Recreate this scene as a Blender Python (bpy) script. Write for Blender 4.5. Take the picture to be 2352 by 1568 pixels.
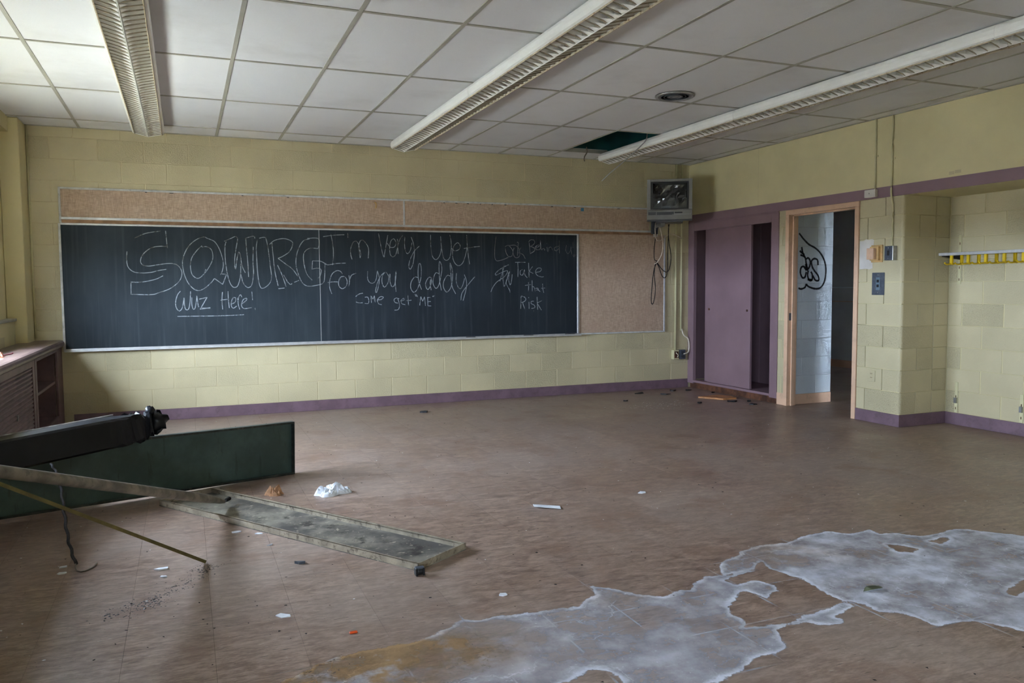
import bpy, bmesh, math, random
import numpy as np
from mathutils import Vector, Matrix

# ------------------------------------------------------------------ scene, camera, light
for o in list(bpy.data.objects):
    bpy.data.objects.remove(o)
S = bpy.context.scene
COL = S.collection
rnd = random.Random(7)

CAM_ROT = Matrix(((0.92518924, 0.3781496, 0.03205859), (-0.37943872, 0.92331028, 0.0593665), (-0.0071506, -0.06708951, 0.99772134)))
cam_d = bpy.data.cameras.new('camera')
cam_d.sensor_width = 36.0
cam_d.lens = 1833.57 / 2352 * 36.0
cam_d.clip_start = 0.02
cam = bpy.data.objects.new('camera', cam_d)
COL.objects.link(cam)
_m = Matrix((CAM_ROT.col[0], CAM_ROT.col[2], -CAM_ROT.col[1])).transposed().to_4x4()
_m.translation = (0.3228, -8.7061, 1.3045)
cam.matrix_world = _m
S.camera = cam

S.view_settings.view_transform = 'Standard'
S.view_settings.look = 'None'
S.view_settings.gamma = 1.0
S.view_settings.use_curve_mapping = False
S.view_settings.exposure = 2.0
S.cycles.use_denoising = True
S.cycles.max_bounces = 5
S.cycles.diffuse_bounces = 4
S.cycles.glossy_bounces = 2
S.cycles.transparent_max_bounces = 6
S.cycles.use_adaptive_sampling = True
S.cycles.adaptive_threshold = 0.14
S.cycles.caustics_reflective = False
S.cycles.caustics_refractive = False
S.cycles.sample_clamp_indirect = 6.0

W = bpy.data.worlds.new('daylight')
S.world = W
W.use_nodes = True
_bg = W.node_tree.nodes['Background']
_bg.inputs[0].default_value = (0.66, 0.79, 1.0, 1)
_bg.inputs[1].default_value = 32.0

sun_d = bpy.data.lights.new('sun', 'SUN')
sun_d.energy = 8.0
sun_d.angle = 0.009
sun_d.color = (1.0, 0.91, 0.80)
sun = bpy.data.objects.new('sun', sun_d)
COL.objects.link(sun)
sun.rotation_euler = Vector((0.55, -0.75, -1.0)).to_track_quat('-Z', 'Y').to_euler()

WINDOWS = ((-3.9, -1.45, 1.64), (-12.2, -8.7, 1.56))   # openings of the window wall along Y and where the clear glass ends
for y0, y1, WTOP in WINDOWS:
    d = bpy.data.lights.new('sky_portal', 'AREA')
    d.shape = 'RECTANGLE'
    d.size = WTOP - 1.10
    d.size_y = y1 - y0
    d.cycles.is_portal = True
    p = bpy.data.objects.new('sky_portal', d)
    COL.objects.link(p)
    p.matrix_world = Matrix(((0, 0, -1, -1.24), (0, 1, 0, (y0 + y1) / 2), (1, 0, 0, (WTOP + 1.10) / 2), (0, 0, 0, 1)))

# ------------------------------------------------------------------ traced data (metres)
CHALK={'chalk_name':[[(-0.107,1.818),(-0.006,1.865),(0.125,1.89)],[(0.173,1.893),(0.177,1.818),(0.184,1.722)],[(0.185,1.739),(0.107,1.739),(0.031,1.72),(-0.038,1.66),(-0.063,1.597),(-0.046,1.556),(0.008,1.544),(0.101,1.559),(0.186,1.57),(0.254,1.563),(0.295,1.525),(0.309,1.469),(0.282,1.395),(0.195,1.321),(0.091,1.281),(0.024,1.263),(-0.159,1.267)],[(-0.181,1.686),(-0.187,1.605),(-0.175,1.533),(-0.127,1.487),(-0.053,1.476),(0.031,1.483),(0.099,1.501),(0.167,1.512)],[(0.135,1.449),(0.079,1.419),(-0.005,1.396),(-0.089,1.385),(-0.157,1.388)],[(-0.156,1.392),(-0.159,1.265)],[(0.563,1.823),(0.522,1.838),(0.451,1.809),(0.38,1.743),(0.334,1.654),(0.318,1.571),(0.328,1.478),(0.36,1.385),(0.41,1.32),(0.461,1.299),(0.515,1.321),(0.578,1.375),(0.613,1.42)],[(0.569,1.822),(0.626,1.793),(0.668,1.723),(0.696,1.629),(0.703,1.554),(0.688,1.488),(0.673,1.46)],[(0.674,1.469),(0.731,1.462)],[(0.731,1.462),(0.691,1.361)],[(0.691,1.361),(0.615,1.42)],[(0.506,1.751),(0.456,1.702),(0.406,1.627),(0.391,1.544),(0.405,1.46),(0.456,1.422),(0.51,1.46),(0.565,1.535),(0.603,1.619),(0.597,1.704),(0.554,1.74),(0.501,1.738)],[(0.534,1.516),(0.524,1.479)],[(0.719,1.799),(0.787,1.83),(0.828,1.848),(0.848,1.825),(0.834,1.744),(0.817,1.64),(0.813,1.545),(0.821,1.521),(0.834,1.602),(0.85,1.678),(0.859,1.689),(0.872,1.65),(0.883,1.555),(0.914,1.479)],[(0.737,1.799),(0.724,1.743),(0.723,1.639),(0.733,1.507),(0.756,1.393),(0.782,1.341),(0.808,1.329),(0.836,1.346),(0.861,1.422),(0.87,1.507),(0.87,1.574)],[(0.871,1.46),(0.891,1.374),(0.926,1.331),(0.954,1.331),(0.978,1.364),(0.995,1.479),(0.993,1.593),(1.0,1.746)],[(1.018,1.832),(1.005,1.856),(0.927,1.833)],[(0.927,1.833),(0.933,1.717),(0.942,1.574),(0.945,1.436)],[(1.061,1.835),(1.106,1.845),(1.128,1.829),(1.148,1.719),(1.163,1.556),(1.173,1.431),(1.148,1.363),(1.082,1.317),(1.051,1.354),(1.036,1.479),(1.031,1.622),(1.029,1.737),(1.042,1.818)],[(1.161,1.772),(1.216,1.816),(1.31,1.835),(1.385,1.809),(1.395,1.771),(1.363,1.702),(1.296,1.653),(1.244,1.629)],[(1.244,1.629),(1.313,1.576),(1.387,1.518),(1.442,1.44)],[(1.186,1.787),(1.194,1.672),(1.208,1.498),(1.237,1.343)],[(1.237,1.558),(1.282,1.45),(1.318,1.333)],[(1.238,1.312),(1.302,1.319)],[(1.296,1.455),(1.336,1.382),(1.364,1.354)],[(1.369,1.354),(1.379,1.367)],[(1.403,1.379),(1.451,1.399)],[(1.572,1.836),(1.509,1.816),(1.459,1.742),(1.43,1.645),(1.426,1.557),(1.448,1.459),(1.489,1.371),(1.545,1.337),(1.633,1.346),(1.702,1.37),(1.721,1.44),(1.728,1.578)],[(1.728,1.578),(1.678,1.602),(1.597,1.605)],[(1.597,1.605),(1.59,1.518)],[(1.59,1.518),(1.647,1.528),(1.685,1.509),(1.674,1.449),(1.652,1.42)],[(1.548,1.841),(1.625,1.847),(1.664,1.838),(1.674,1.794),(1.659,1.74)],[(1.659,1.735),(1.584,1.739),(1.53,1.714),(1.503,1.655),(1.512,1.548),(1.539,1.459),(1.59,1.4)]],'chalk_greeting':[[(0.29,1.295),(0.261,1.256),(0.241,1.182),(0.248,1.126),(0.273,1.096),(0.3,1.125),(0.315,1.19),(0.322,1.228),(0.322,1.162),(0.334,1.111),(0.36,1.115),(0.375,1.18),(0.382,1.255),(0.384,1.292)],[(0.394,1.231),(0.392,1.161),(0.403,1.114),(0.421,1.123),(0.436,1.198),(0.441,1.252)],[(0.441,1.25),(0.449,1.17),(0.456,1.132)],[(0.463,1.212),(0.538,1.23)],[(0.538,1.23),(0.468,1.109)],[(0.468,1.109),(0.566,1.126)],[(0.473,1.123),(0.566,1.119)],[(0.686,1.282),(0.679,1.195),(0.683,1.105)],[(0.663,1.198),(0.737,1.209)],[(0.74,1.289),(0.742,1.194),(0.748,1.118)],[(0.77,1.158),(0.806,1.179),(0.812,1.217),(0.79,1.224),(0.77,1.184),(0.769,1.137),(0.788,1.116),(0.821,1.138)],[(0.832,1.222),(0.836,1.155),(0.849,1.102)],[(0.833,1.188),(0.846,1.236),(0.861,1.252),(0.873,1.229)],[(0.867,1.154),(0.913,1.192),(0.919,1.216),(0.886,1.202),(0.867,1.145),(0.893,1.111),(0.966,1.119)],[(0.973,1.283),(0.978,1.196)],[(0.999,1.114),(1.002,1.095)]],'chalk_underline':[[(0.254,1.042),(0.34,1.042),(0.603,1.04),(0.782,1.043),(0.891,1.047)]],'chalk_upper_line':[[(1.715,1.863),(1.818,1.879),(1.938,1.887)],[(1.796,1.89),(1.815,1.768),(1.817,1.658),(1.807,1.562)],[(1.732,1.578),(1.756,1.564),(1.85,1.578),(1.946,1.583)],[(1.977,1.904),(1.977,1.854)],[(2.017,1.623),(2.004,1.675),(2.005,1.739),(2.03,1.803),(2.063,1.82),(2.09,1.788),(2.105,1.716),(2.112,1.676),(2.105,1.64)],[(2.105,1.64),(2.097,1.708),(2.093,1.772),(2.111,1.824),(2.144,1.829),(2.183,1.781),(2.199,1.733),(2.194,1.637)],[(2.312,1.908),(2.331,1.799),(2.354,1.686),(2.369,1.65)],[(2.369,1.65),(2.383,1.727),(2.415,1.891)],[(2.405,1.804),(2.442,1.76),(2.488,1.765),(2.505,1.81),(2.481,1.852),(2.447,1.825),(2.433,1.752),(2.44,1.679),(2.469,1.655),(2.503,1.688),(2.526,1.778)],[(2.521,1.851),(2.525,1.77),(2.528,1.688)],[(2.526,1.778),(2.548,1.847),(2.582,1.889)],[(2.607,1.877),(2.602,1.803),(2.609,1.73),(2.634,1.691),(2.668,1.73),(2.686,1.813)],[(2.679,1.874),(2.707,1.788),(2.713,1.698),(2.695,1.583),(2.665,1.521),(2.646,1.549),(2.662,1.624),(2.715,1.723),(2.771,1.777)],[(2.903,1.903),(2.904,1.783),(2.92,1.667),(2.963,1.627),(3.007,1.676),(3.03,1.768)],[(3.02,1.888),(3.03,1.751),(3.05,1.651),(3.085,1.62),(3.125,1.652),(3.144,1.752),(3.141,1.844),(3.128,1.907)],[(3.144,1.761),(3.183,1.728),(3.237,1.745),(3.251,1.787),(3.22,1.82),(3.175,1.778),(3.158,1.685),(3.177,1.602),(3.226,1.56),(3.28,1.594),(3.316,1.687),(3.335,1.78)],[(3.331,1.91),(3.336,1.797),(3.348,1.67),(3.364,1.573)],[(3.295,1.756),(3.398,1.772),(3.489,1.782)]],'chalk_middle_line':[[(1.91,1.467),(1.888,1.495),(1.849,1.501),(1.801,1.467),(1.774,1.396),(1.77,1.324),(1.792,1.254)],[(1.751,1.375),(1.807,1.382),(1.858,1.381)],[(1.867,1.404),(1.895,1.435),(1.935,1.435),(1.959,1.391),(1.949,1.339),(1.908,1.308),(1.873,1.332),(1.866,1.38),(1.887,1.427)],[(1.979,1.451),(1.986,1.395),(1.977,1.335)],[(1.982,1.387),(2.007,1.451),(2.06,1.475)],[(2.184,1.495),(2.181,1.427),(2.2,1.378),(2.241,1.366),(2.274,1.402),(2.292,1.5)],[(2.292,1.5),(2.312,1.418),(2.302,1.337),(2.28,1.268),(2.268,1.281),(2.29,1.37),(2.333,1.451),(2.379,1.488)],[(2.379,1.488),(2.349,1.451),(2.34,1.386),(2.355,1.333),(2.376,1.327),(2.41,1.377),(2.415,1.443),(2.387,1.488)],[(2.431,1.467),(2.431,1.386),(2.451,1.328),(2.48,1.344),(2.497,1.426),(2.5,1.498)],[(2.5,1.498),(2.49,1.402),(2.496,1.271)],[(2.753,1.426),(2.71,1.43),(2.671,1.376),(2.665,1.31),(2.699,1.262),(2.742,1.302),(2.782,1.417),(2.789,1.533),(2.772,1.587),(2.754,1.533),(2.753,1.418),(2.773,1.335),(2.789,1.293)],[(2.903,1.426),(2.873,1.426),(2.838,1.367),(2.845,1.309),(2.871,1.297),(2.902,1.359),(2.908,1.426)],[(2.908,1.426),(2.89,1.367),(2.901,1.284)],[(2.995,1.467),(2.961,1.48),(2.934,1.434),(2.924,1.359),(2.958,1.304),(2.994,1.35),(3.026,1.484),(3.027,1.559),(3.004,1.607),(2.996,1.534),(3.003,1.384),(3.021,1.281)],[(3.127,1.442),(3.092,1.45),(3.051,1.383),(3.046,1.316),(3.085,1.261),(3.134,1.316),(3.155,1.417),(3.154,1.509),(3.127,1.591),(3.136,1.467),(3.147,1.332),(3.191,1.239)],[(3.202,1.476),(3.197,1.391),(3.218,1.324),(3.249,1.298),(3.277,1.34),(3.3,1.416)],[(3.298,1.459),(3.322,1.382),(3.316,1.289),(3.279,1.162)],[(3.252,1.167),(3.266,1.247),(3.33,1.331),(3.426,1.437)]],'chalk_lower_line':[[(2.128,1.258),(2.084,1.248),(2.047,1.22)],[(2.05,1.163),(2.082,1.153),(2.122,1.153)],[(2.148,1.213),(2.18,1.213),(2.19,1.176),(2.183,1.144),(2.147,1.146)],[(2.215,1.228),(2.22,1.151)],[(2.217,1.224),(2.237,1.192)],[(2.237,1.192),(2.254,1.228)],[(2.254,1.228),(2.26,1.155)],[(2.287,1.183),(2.328,1.186),(2.353,1.211),(2.32,1.217),(2.287,1.183),(2.298,1.142),(2.333,1.129)],[(2.532,1.192),(2.495,1.201),(2.473,1.181),(2.485,1.152),(2.519,1.143)],[(2.516,1.192),(2.534,1.122),(2.518,1.073),(2.476,1.067)],[(2.553,1.167),(2.587,1.179),(2.579,1.196),(2.551,1.171),(2.561,1.138),(2.599,1.125)],[(2.63,1.228),(2.637,1.117)],[(2.612,1.171),(2.67,1.174)],[(2.711,1.242),(2.724,1.215)],[(2.724,1.242),(2.739,1.212)],[(2.779,1.214),(2.765,1.115)],[(2.779,1.214),(2.8,1.16)],[(2.8,1.16),(2.822,1.21)],[(2.822,1.21),(2.832,1.109)],[(2.859,1.205),(2.86,1.109)],[(2.86,1.109),(2.899,1.107)],[(2.852,1.201),(2.891,1.203)],[(2.856,1.155),(2.895,1.157)],[(2.922,1.221),(2.913,1.209)],[(2.935,1.225),(2.924,1.208)]],'chalk_warning':[[(3.691,1.898),(3.68,1.827),(3.671,1.712),(3.678,1.638),(3.707,1.618),(3.773,1.632),(3.839,1.659)],[(3.8,1.781),(3.84,1.799),(3.884,1.762),(3.902,1.721),(3.883,1.673),(3.846,1.67),(3.814,1.713),(3.807,1.761)],[(3.847,1.795),(3.921,1.803),(3.966,1.776),(3.987,1.729),(3.987,1.681),(3.957,1.657),(3.92,1.667),(3.902,1.721),(3.914,1.769)],[(3.951,1.834),(3.97,1.831),(3.962,1.763),(3.957,1.681)],[(4.004,1.773),(3.973,1.736)],[(3.965,1.715),(4.025,1.695),(4.058,1.647)],[(4.108,1.833),(4.115,1.771),(4.122,1.706)],[(4.1,1.84),(4.131,1.868),(4.176,1.858),(4.172,1.82),(4.123,1.789)],[(4.123,1.789),(4.175,1.772),(4.175,1.738),(4.122,1.706)],[(4.19,1.772),(4.236,1.793),(4.232,1.811),(4.19,1.786),(4.205,1.752),(4.251,1.766),(4.255,1.859)],[(4.255,1.859),(4.259,1.808),(4.266,1.749),(4.289,1.767),(4.304,1.763),(4.31,1.746)],[(4.339,1.788),(4.35,1.726)],[(4.338,1.833),(4.341,1.826)],[(4.358,1.733),(4.369,1.781),(4.396,1.782),(4.412,1.751)],[(4.501,1.797),(4.45,1.786),(4.439,1.754),(4.466,1.744),(4.501,1.776)],[(4.501,1.866),(4.501,1.783),(4.504,1.708)],[(4.598,1.812),(4.588,1.756),(4.602,1.718),(4.629,1.715),(4.653,1.757),(4.661,1.792)],[(4.654,1.771),(4.67,1.697)],[(4.688,1.854),(4.686,1.778)],[(4.692,1.698),(4.715,1.694),(4.693,1.673),(4.69,1.695)]],'chalk_dare':[[(3.929,1.602),(4.061,1.603)],[(3.961,1.599),(3.964,1.517),(3.961,1.428)],[(4.023,1.517),(3.993,1.503),(3.993,1.462),(4.023,1.455),(4.046,1.517)],[(4.046,1.517),(4.053,1.455),(4.083,1.421)],[(4.1,1.596),(4.105,1.428)],[(4.151,1.555),(4.106,1.497)],[(4.106,1.497),(4.158,1.472)],[(4.196,1.486),(4.25,1.497),(4.265,1.531),(4.219,1.535),(4.189,1.497),(4.208,1.452),(4.264,1.431),(4.295,1.434)],[(4.097,1.369),(4.099,1.317),(4.095,1.262)],[(4.052,1.331),(4.131,1.341)],[(4.143,1.39),(4.146,1.262)],[(4.146,1.317),(4.169,1.31),(4.184,1.261)],[(4.188,1.296),(4.218,1.296),(4.226,1.275),(4.248,1.257)],[(4.199,1.275),(4.222,1.279)],[(4.279,1.351),(4.283,1.295),(4.294,1.243)],[(4.264,1.296),(4.314,1.299)],[(4.002,1.208),(3.996,1.057)],[(3.999,1.208),(4.044,1.194),(4.062,1.166),(4.036,1.139),(3.994,1.129)],[(4.021,1.125),(4.046,1.052)],[(4.102,1.138),(4.103,1.055)],[(4.096,1.19),(4.102,1.183)],[(4.164,1.144),(4.134,1.141),(4.13,1.117),(4.171,1.095),(4.175,1.067),(4.133,1.058)],[(4.163,1.033),(4.165,1.026)],[(4.206,1.195),(4.209,1.122),(4.215,1.042)],[(4.271,1.149),(4.206,1.123)],[(4.206,1.123),(4.262,1.038)]],'chalk_scribble':[[(3.846,1.574),(3.794,1.551),(3.72,1.51),(3.678,1.469),(3.691,1.454),(3.771,1.489),(3.83,1.503),(3.8,1.442),(3.697,1.374),(3.646,1.313),(3.62,1.259)],[(3.79,1.564),(3.757,1.462),(3.734,1.381)],[(3.772,1.53),(3.771,1.428),(3.778,1.347),(3.788,1.323),(3.807,1.36),(3.837,1.435),(3.845,1.483),(3.822,1.408),(3.814,1.353),(3.851,1.285),(3.861,1.25)],[(3.856,1.496),(3.844,1.408),(3.862,1.339),(3.881,1.387),(3.889,1.462)]]}
GRAFFITI=[[(6.536,1.874),(6.564,1.847),(6.6,1.812),(6.674,1.756),(6.767,1.715),(6.842,1.658),(6.9,1.572),(6.921,1.472),(6.905,1.356),(6.851,1.284),(6.777,1.27),(6.685,1.292),(6.648,1.321)],[(6.648,1.325),(6.63,1.286),(6.576,1.269),(6.54,1.279)],[(6.575,1.726),(6.589,1.67),(6.623,1.613)],[(6.549,1.684),(6.613,1.642)],[(6.559,1.641),(6.623,1.613),(6.643,1.542),(6.662,1.485)],[(6.633,1.592),(6.669,1.607),(6.697,1.571),(6.689,1.514),(6.653,1.478),(6.634,1.542)],[(6.808,1.529),(6.798,1.586),(6.751,1.6),(6.715,1.571),(6.726,1.514),(6.754,1.471)],[(6.644,1.471),(6.607,1.514),(6.571,1.499),(6.563,1.443),(6.592,1.393),(6.628,1.4),(6.645,1.457)],[(6.672,1.471),(6.664,1.414),(6.692,1.364),(6.729,1.371),(6.728,1.428),(6.709,1.457)],[(6.754,1.471),(6.811,1.414),(6.821,1.364),(6.775,1.364),(6.737,1.414)],[(6.665,1.371),(6.729,1.371)]]
CRUST_A=[(2.649,-5.649),(2.739,-5.616),(2.843,-5.555),(2.952,-5.528),(3.117,-5.546),(3.263,-5.497),(3.444,-5.473),(3.523,-5.558),(3.669,-5.556),(3.667,-5.621),(3.758,-5.649),(3.822,-5.741),(3.998,-5.736),(4.107,-5.723),(4.179,-5.779),(4.247,-5.863),(4.321,-5.945),(4.442,-6.177),(3.927,-6.628),(3.298,-6.894),(3.204,-6.73),(3.176,-6.657),(3.124,-6.592),(3.082,-6.578),(2.951,-6.561),(2.935,-6.466),(2.919,-6.405),(2.851,-6.383),(2.852,-6.268),(2.806,-6.238),(2.803,-6.153),(2.82,-6.052),(2.827,-5.977),(2.804,-5.903),(2.793,-5.832),(2.793,-5.778),(2.813,-5.72),(2.716,-5.794),(2.624,-5.799),(2.533,-5.803),(2.57,-5.731)]
CRUST_B=[(2.758,-5.801),(2.684,-5.781),(2.573,-5.799),(2.534,-5.793),(2.457,-5.781),(2.366,-5.815),(2.302,-5.888),(2.227,-5.875),(2.16,-5.904),(2.092,-5.865),(2.021,-5.776),(1.976,-5.718),(1.939,-5.671),(1.919,-5.679),(1.908,-5.757),(1.839,-5.802),(1.785,-5.851),(1.688,-5.844),(1.554,-5.83),(1.424,-5.816),(1.356,-5.819),(1.303,-5.789),(1.175,-5.867),(1.041,-5.912),(0.925,-5.905),(0.838,-5.909),(0.752,-5.925),(0.692,-5.963),(0.58,-6.023),(0.523,-6.089),(0.672,-6.278),(0.957,-6.338),(1.3,-6.42),(1.454,-6.406),(1.501,-6.381),(1.561,-6.359),(1.602,-6.362),(1.619,-6.396),(1.632,-6.449),(1.602,-6.549),(1.811,-6.638),(1.903,-6.597),(1.983,-6.575),(2.043,-6.565),(2.121,-6.51),(2.23,-6.504),(2.305,-6.482),(2.346,-6.385),(2.36,-6.361),(2.427,-6.336),(2.52,-6.344),(2.543,-6.378),(2.637,-6.41),(2.67,-6.385),(2.653,-6.345),(2.717,-6.322),(2.823,-6.299),(2.801,-6.245),(2.682,-6.273),(2.556,-6.286),(2.464,-6.32),(2.376,-6.306),(2.273,-6.285),(2.307,-6.252),(2.308,-6.154),(2.335,-6.097),(2.452,-6.02),(2.474,-5.982),(2.516,-5.99),(2.533,-6.101),(2.579,-6.065),(2.643,-6.045),(2.671,-5.988),(2.645,-5.915),(2.569,-5.903),(2.513,-5.909),(2.505,-5.854),(2.658,-5.814)]
CRUST_HOLES=[[(3.563,-5.767),(3.622,-5.82),(3.638,-5.88),(3.568,-5.914),(3.517,-5.866)],[(3.793,-5.813),(3.933,-5.79),(3.91,-5.836),(3.808,-5.874)],[(3.583,-6.402),(3.718,-6.369),(3.748,-6.413),(3.677,-6.482),(3.594,-6.456),(3.509,-6.476),(3.492,-6.45)]]

# ------------------------------------------------------------------ helpers
def srgb(r, g, b):
    f = lambda c: c / 12.92 if c <= 0.04045 else ((c + 0.055) / 1.055) ** 2.4
    return (f(r / 255), f(g / 255), f(b / 255), 1)

class NT:
    """a thin wrapper that builds a material's node tree"""
    def __init__(self, name):
        self.m = bpy.data.materials.new(name)
        self.m.use_nodes = True
        self.t = self.m.node_tree
        self.p = self.t.nodes['Principled BSDF']
    def n(self, kind, **kw):
        x = self.t.nodes.new('ShaderNode' + kind)
        for k, v in kw.items():
            setattr(x, k, v)
        return x
    def link(self, a, b):
        self.t.links.new(a, b)
    def val(self, sock, v):
        if hasattr(v, 'is_output'):
            self.link(v, sock)
        else:
            sock.default_value = v
    def math(self, op, a, b=None, c=None, clamp=False):
        x = self.n('Math', operation=op, use_clamp=clamp)
        for i, v in enumerate((a, b, c)):
            if v is not None:
                self.val(x.inputs[i], v)
        return x.outputs[0]
    def ramp(self, v, lo, hi, a=0.0, b=1.0, smooth=True):
        x = self.n('MapRange', interpolation_type='SMOOTHSTEP' if smooth else 'LINEAR')
        self.val(x.inputs[0], v)
        for i, q in zip((1, 2, 3, 4), (lo, hi, a, b)):
            x.inputs[i].default_value = q
        return x.outputs[0]
    def pos(self, scale=(1, 1, 1), rot=(0, 0, 0), coord='world'):
        mp = self.n('Mapping')
        mp.inputs['Scale'].default_value = scale
        mp.inputs['Rotation'].default_value = rot
        if coord == 'world':
            self.link(self.n('NewGeometry').outputs['Position'], mp.inputs[0])
        else:
            self.link(self.n('TexCoord').outputs['Object'], mp.inputs[0])
        return mp.outputs[0]
    def noise(self, vec, scale, detail=3, rough=0.55, dist=0.0):
        x = self.n('TexNoise')
        self.link(vec, x.inputs['Vector'])
        x.inputs['Scale'].default_value = scale
        x.inputs['Detail'].default_value = detail
        x.inputs['Roughness'].default_value = rough
        x.inputs['Distortion'].default_value = dist
        return x.outputs[0]
    def mix(self, f, a, b):
        x = self.n('Mix', data_type='RGBA')
        self.val(x.inputs[0], f)
        self.val(x.inputs[6], a)
        self.val(x.inputs[7], b)
        return x.outputs[2]
    def bump(self, h, strength=0.3, dist=0.01):
        x = self.n('Bump')
        self.val(x.inputs['Strength'], strength)
        x.inputs['Distance'].default_value = dist
        self.link(h, x.inputs['Height'])
        self.link(x.outputs[0], self.p.inputs['Normal'])
        return x
    def set(self, color=None, rough=None, metal=None, spec=None):
        for k, v in (('Base Color', color), ('Roughness', rough), ('Metallic', metal), ('Specular IOR Level', spec)):
            if v is not None:
                self.val(self.p.inputs[k], v)
        return self.m

def paint(name, c, rough=0.55, var=0.12, scale=3.0, bump=0.0, bscale=60, metal=0.0, dirt=None, dirt_amt=0.0, spec=0.4):
    t = NT(name)
    v = t.pos()
    n = t.noise(v, scale, 4)
    dark = tuple(x * (1 - 2 * var) for x in c[:3]) + (1,)
    lite = tuple(min(1, x * (1 + var)) for x in c[:3]) + (1,)
    col = t.mix(t.ramp(n, 0.3, 0.7), dark, lite)
    if dirt:
        col = t.mix(t.math('MULTIPLY', t.ramp(t.noise(v, scale * 2.3, 6, 0.7), 0.5, 0.68), dirt_amt), col, dirt)
    if bump:
        t.bump(t.noise(v, bscale, 3), bump, 0.004)
    return t.set(col, rough, metal, spec)

class B:
    """collects shapes into one mesh"""
    def __init__(self):
        self.v, self.f = [], []
    def add(self, vs, fs):
        o = len(self.v)
        self.v += [tuple(x) for x in vs]
        self.f += [tuple(i + o for i in f) for f in fs]
        return self
    def box(self, x0, x1, y0, y1, z0, z1, rot=None, org=(0, 0, 0)):
        vs = [(x, y, z) for z in (z0, z1) for y in (y0, y1) for x in (x0, x1)]
        if rot is not None:
            vs = [tuple(rot @ Vector(p) + Vector(org)) for p in vs]
        return self.add(vs, [(0, 2, 3, 1), (4, 5, 7, 6), (0, 1, 5, 4), (2, 6, 7, 3), (0, 4, 6, 2), (1, 3, 7, 5)])
    def prism(self, prof, a, b, axis='y'):
        """closed outline prof (list of 2D points) swept from a to b along an axis"""
        n = len(prof)
        def P(p, t):
            return {'x': (t, p[0], p[1]), 'y': (p[0], t, p[1]), 'z': (p[0], p[1], t)}[axis]
        vs = [P(p, a) for p in prof] + [P(p, b) for p in prof]
        fs = [(i, (i + 1) % n, n + (i + 1) % n, n + i) for i in range(n)]
        fs += [tuple(range(n - 1, -1, -1)), tuple(range(n, 2 * n))]
        return self.add(vs, fs)
    def tube(self, pts, r, n=8, cap=True):
        pts = [Vector(p) for p in pts]
        rs = r if isinstance(r, (list, tuple)) else [r] * len(pts)
        up = Vector((0, 0, 1))
        rings = []
        for i, p in enumerate(pts):
            d = (pts[min(i + 1, len(pts) - 1)] - pts[max(i - 1, 0)]).normalized()
            a = d.cross(up)
            if a.length < 1e-3:
                a = d.cross(Vector((1, 0, 0)))
            a.normalize()
            b = a.cross(d).normalized()
            rings.append([p + rs[i] * (math.cos(2 * math.pi * k / n) * a + math.sin(2 * math.pi * k / n) * b) for k in range(n)])
        vs = [q for ring in rings for q in ring]
        fs = [(i * n + k, i * n + (k + 1) % n, (i + 1) * n + (k + 1) % n, (i + 1) * n + k) for i in range(len(pts) - 1) for k in range(n)]
        if cap:
            fs += [tuple(range(n - 1, -1, -1)), tuple((len(pts) - 1) * n + k for k in range(n))]
        return self.add(vs, fs)
    def lathe(self, prof, c, axis='z', n=32):
        """prof: (radius, height) from one end to the other, about an axis through c"""
        vs, fs = [], []
        for r, h in prof:
            for k in range(n):
                a = 2 * math.pi * k / n
                u, w = r * math.cos(a), r * math.sin(a)
                vs.append({'z': (c[0] + u, c[1] + w, c[2] + h), 'x': (c[0] + h, c[1] + u, c[2] + w), 'y': (c[0] + u, c[1] + h, c[2] + w)}[axis])
        for i in range(len(prof) - 1):
            for k in range(n):
                fs.append((i * n + k, i * n + (k + 1) % n, (i + 1) * n + (k + 1) % n, (i + 1) * n + k))
        fs += [tuple(range(n - 1, -1, -1)), tuple((len(prof) - 1) * n + k for k in range(n))]
        return self.add(vs, fs)
    def mesh(self, name, mat, bevel=0.0, smooth=False):
        me = bpy.data.meshes.new(name)
        me.from_pydata(self.v, [], self.f)
        bm = bmesh.new()
        bm.from_mesh(me)
        bmesh.ops.recalc_face_normals(bm, faces=bm.faces)
        if bevel:
            es = [e for e in bm.edges if len(e.link_faces) == 2 and e.calc_face_angle(0) > 0.6]
            bmesh.ops.bevel(bm, geom=es, offset=bevel, segments=1, affect='EDGES', clamp_overlap=True)
        bm.to_mesh(me)
        bm.free()
        if smooth:
            me.polygons.foreach_set('use_smooth', [True] * len(me.polygons))
        me.materials.append(mat)
        return me
    def obj(self, name, mat, parent=None, bevel=0.0, smooth=False):
        return link(name, self.mesh(name, mat, bevel, smooth), parent)

def link(name, data, parent=None, loc=None, rotz=None):
    o = bpy.data.objects.new(name, data)
    COL.objects.link(o)
    if parent is not None:
        o.parent = parent
        if parent.type == 'EMPTY':
            o.location = -parent.location
    if loc is not None:
        o.location = Vector(loc) + (o.location if parent is not None else Vector())
    if rotz is not None:
        o.rotation_euler = (0, 0, rotz)
    return o

def box(x0, x1, y0, y1, z0, z1):
    return B().box(min(x0, x1), max(x0, x1), min(y0, y1), max(y0, y1), min(z0, z1), max(z0, z1))

def struct(o):
    o['kind'] = 'structure'
    return o

def tag(o, label, cat, group=None, kind=None):
    o['label'] = label
    o['category'] = cat
    if group:
        o['group'] = group
    if kind:
        o['kind'] = kind
    return o

def thing(name, label, cat, loc, group=None):
    o = bpy.data.objects.new(name, None)
    o.empty_display_size = 0.1
    COL.objects.link(o)
    o.location = loc
    return tag(o, label, cat, group)

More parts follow.
